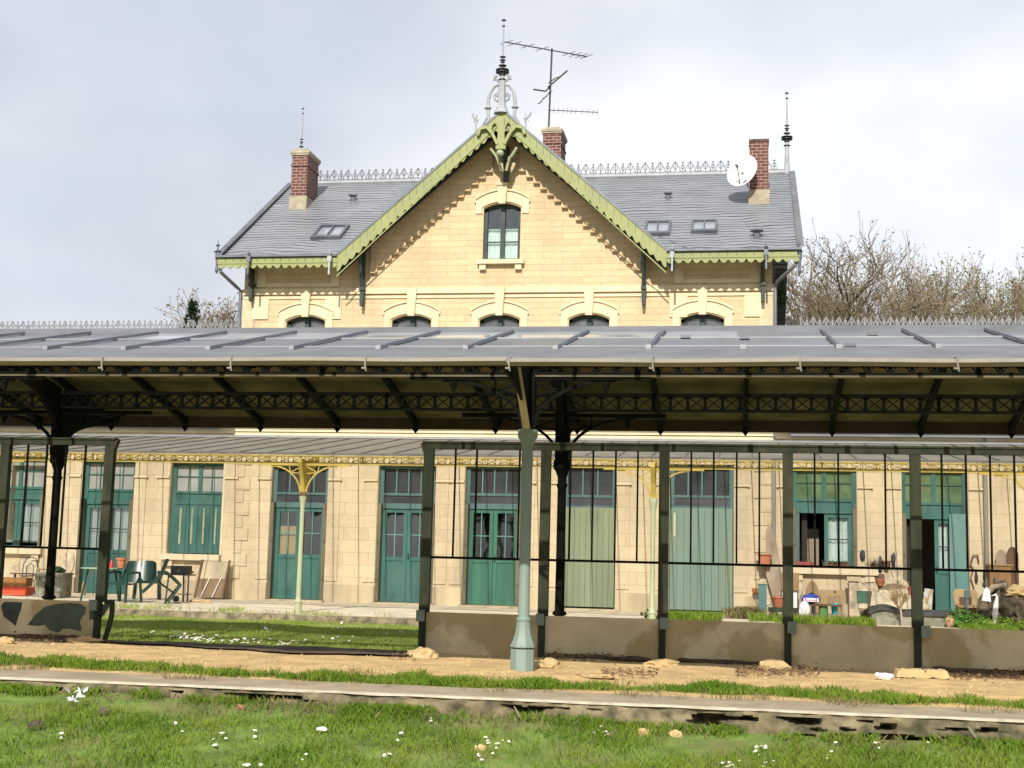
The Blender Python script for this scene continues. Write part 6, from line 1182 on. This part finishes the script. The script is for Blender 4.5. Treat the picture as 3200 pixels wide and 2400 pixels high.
put(copy_tree(A_), 2080, 548, 68, TH[0], 3.0, 'thin bare tree left of the spreading tree'); put(copy_tree(C_), 1990, 628, 58, TH[2], 4.2, 'greenish brown bushy tree low behind the cresting')
L_ = tree_thing('bare_tree', 'small rounded bare tree at the left corner of the upper storey', 'tree', 22, 12, .6, 16, [6, 6, 6], 4500, .06, bud_m); put(L_, 503, 636, 64, TH[3], .5)
S_ = put(copy_tree(C_), 350, 686, 66, TH[2], 1.2, 'low hazy tree behind the left wing cresting'); 
S_ = put(copy_tree(C_), 12, 692, 60, TH[2], 3.0, 'dark tree top at the far left picture edge')
t = thing('conifer', 'small dark conifer showing above the left wing roof', 'tree', (0, 0, 0)); rr = random.Random(17); H = 12.; MB().tube([(0, 0, -1), (0, 0, H)], [.2, .03], 6).build('trunk', bark, t); m = MB()
for k in range(150):
    z = H*(.35+.65*rr.random()**.8); R = (H-z)*.26+.12; a = rr.uniform(0, 6.28); 
    for j in range(16):
        q = rr.uniform(.1, 1); p = Vector((math.cos(a)*R*q, math.sin(a)*R*q, z+.25*q*q+rr.gauss(0, .06))); d = Vector((rr.uniform(-1, 1), rr.uniform(-1, 1), rr.uniform(-.2, 1))).normalized()*.16; e = d.orthogonal().normalized()*.06; m.add([p-e, p+d, p+e], [(0, 1, 2)])
m.build('crown', conifer_m, t); put(t, 418, 661, 60, 12, 0)
m = MB(); rr = random.Random(51)                    # the far wood filling in low behind the trees: one mass
for k in range(60000):
    x = rr.uniform(-60, 75); y = rr.uniform(80, 96); top = 14.8+1.6*mnoise.noise(Vector((x*.10, y*.05, 1)))+1.3*mnoise.noise(Vector((x*.35, 0, 3)))
    if x < 4: top = 15.9+1.0*mnoise.noise(Vector((x*.2, 1, 1)))
    z = top*rr.random()**.45; p = Vector((x, y, z-.6)); a = Vector((rr.uniform(-1, 1), rr.uniform(-1, 1), rr.uniform(-1, 1))).normalized(); c = a.orthogonal().normalized(); e = a.cross(c); s = rr.uniform(.2, .55); c = (c*.5+Vector((0, 0, 1))*rr.choice((1, 1, .2))).normalized(); m.add([p-c*s, p+e*s*.06, p+c*s, p-e*s*.06], [(0, 1, 2, 3)])
tag(m.build('distant_wood', bush_m), kind='stuff')
# ---------------------------------------------------------------- daylight
SUN_EL = math.radians(36.5); sdir = Vector((.03, math.cos(SUN_EL), -math.sin(SUN_EL))).normalized()
w = bpy.data.worlds.new('World'); sc.world = w; w.use_nodes = True; nt = w.node_tree
bg = nt.nodes['Background']; sky = nd(nt, 'ShaderNodeTexSky', sky_type='NISHITA'); sky.sun_disc = False; sky.sun_elevation = SUN_EL; sky.sun_rotation = math.radians(180); sky.dust_density = 2.; sky.air_density = 1.2
tc = nd(nt, 'ShaderNodeTexCoord'); pos = tc.outputs['Generated']
c1_ = noisef(nt, pos, 2.1, 7, (1, 1, 2.2), .36, .66, .52); c2_ = noisef(nt, pos, 1.3, 4, (1.3, 1, 2.0), .42, .66, .5)
cl = mixc(nt, c2_, (4.35, 4.6, 5.15), (7.9, 8.0, 8.15))
sk = mixc(nt, .62, sky.outputs[0], (5.2, 5.55, 6.3))
cf = nd(nt, 'ShaderNodeMapRange'); nt.links.new(c1_, cf.inputs[0]); cf.inputs[3].default_value = .35; cf.inputs[4].default_value = 1.
nt.links.new(mixc(nt, cf.outputs[0], sk, cl), bg.inputs[0]); bg.inputs[1].default_value = .085
sl = bpy.data.lights.new('sun', 'SUN'); sl.energy = 3.35; sl.angle = math.radians(.55); sl.color = (1, .945, .86)
so = bpy.data.objects.new('sun', sl); COL.objects.link(so); so.rotation_euler = sdir.to_track_quat('-Z', 'Y').to_euler(); so.location = (0, -20, 30)
sc.view_settings.view_transform = 'Standard'; sc.view_settings.look = 'None'; sc.view_settings.gamma = 1; sc.view_settings.exposure = .74; sc.view_settings.use_curve_mapping = False
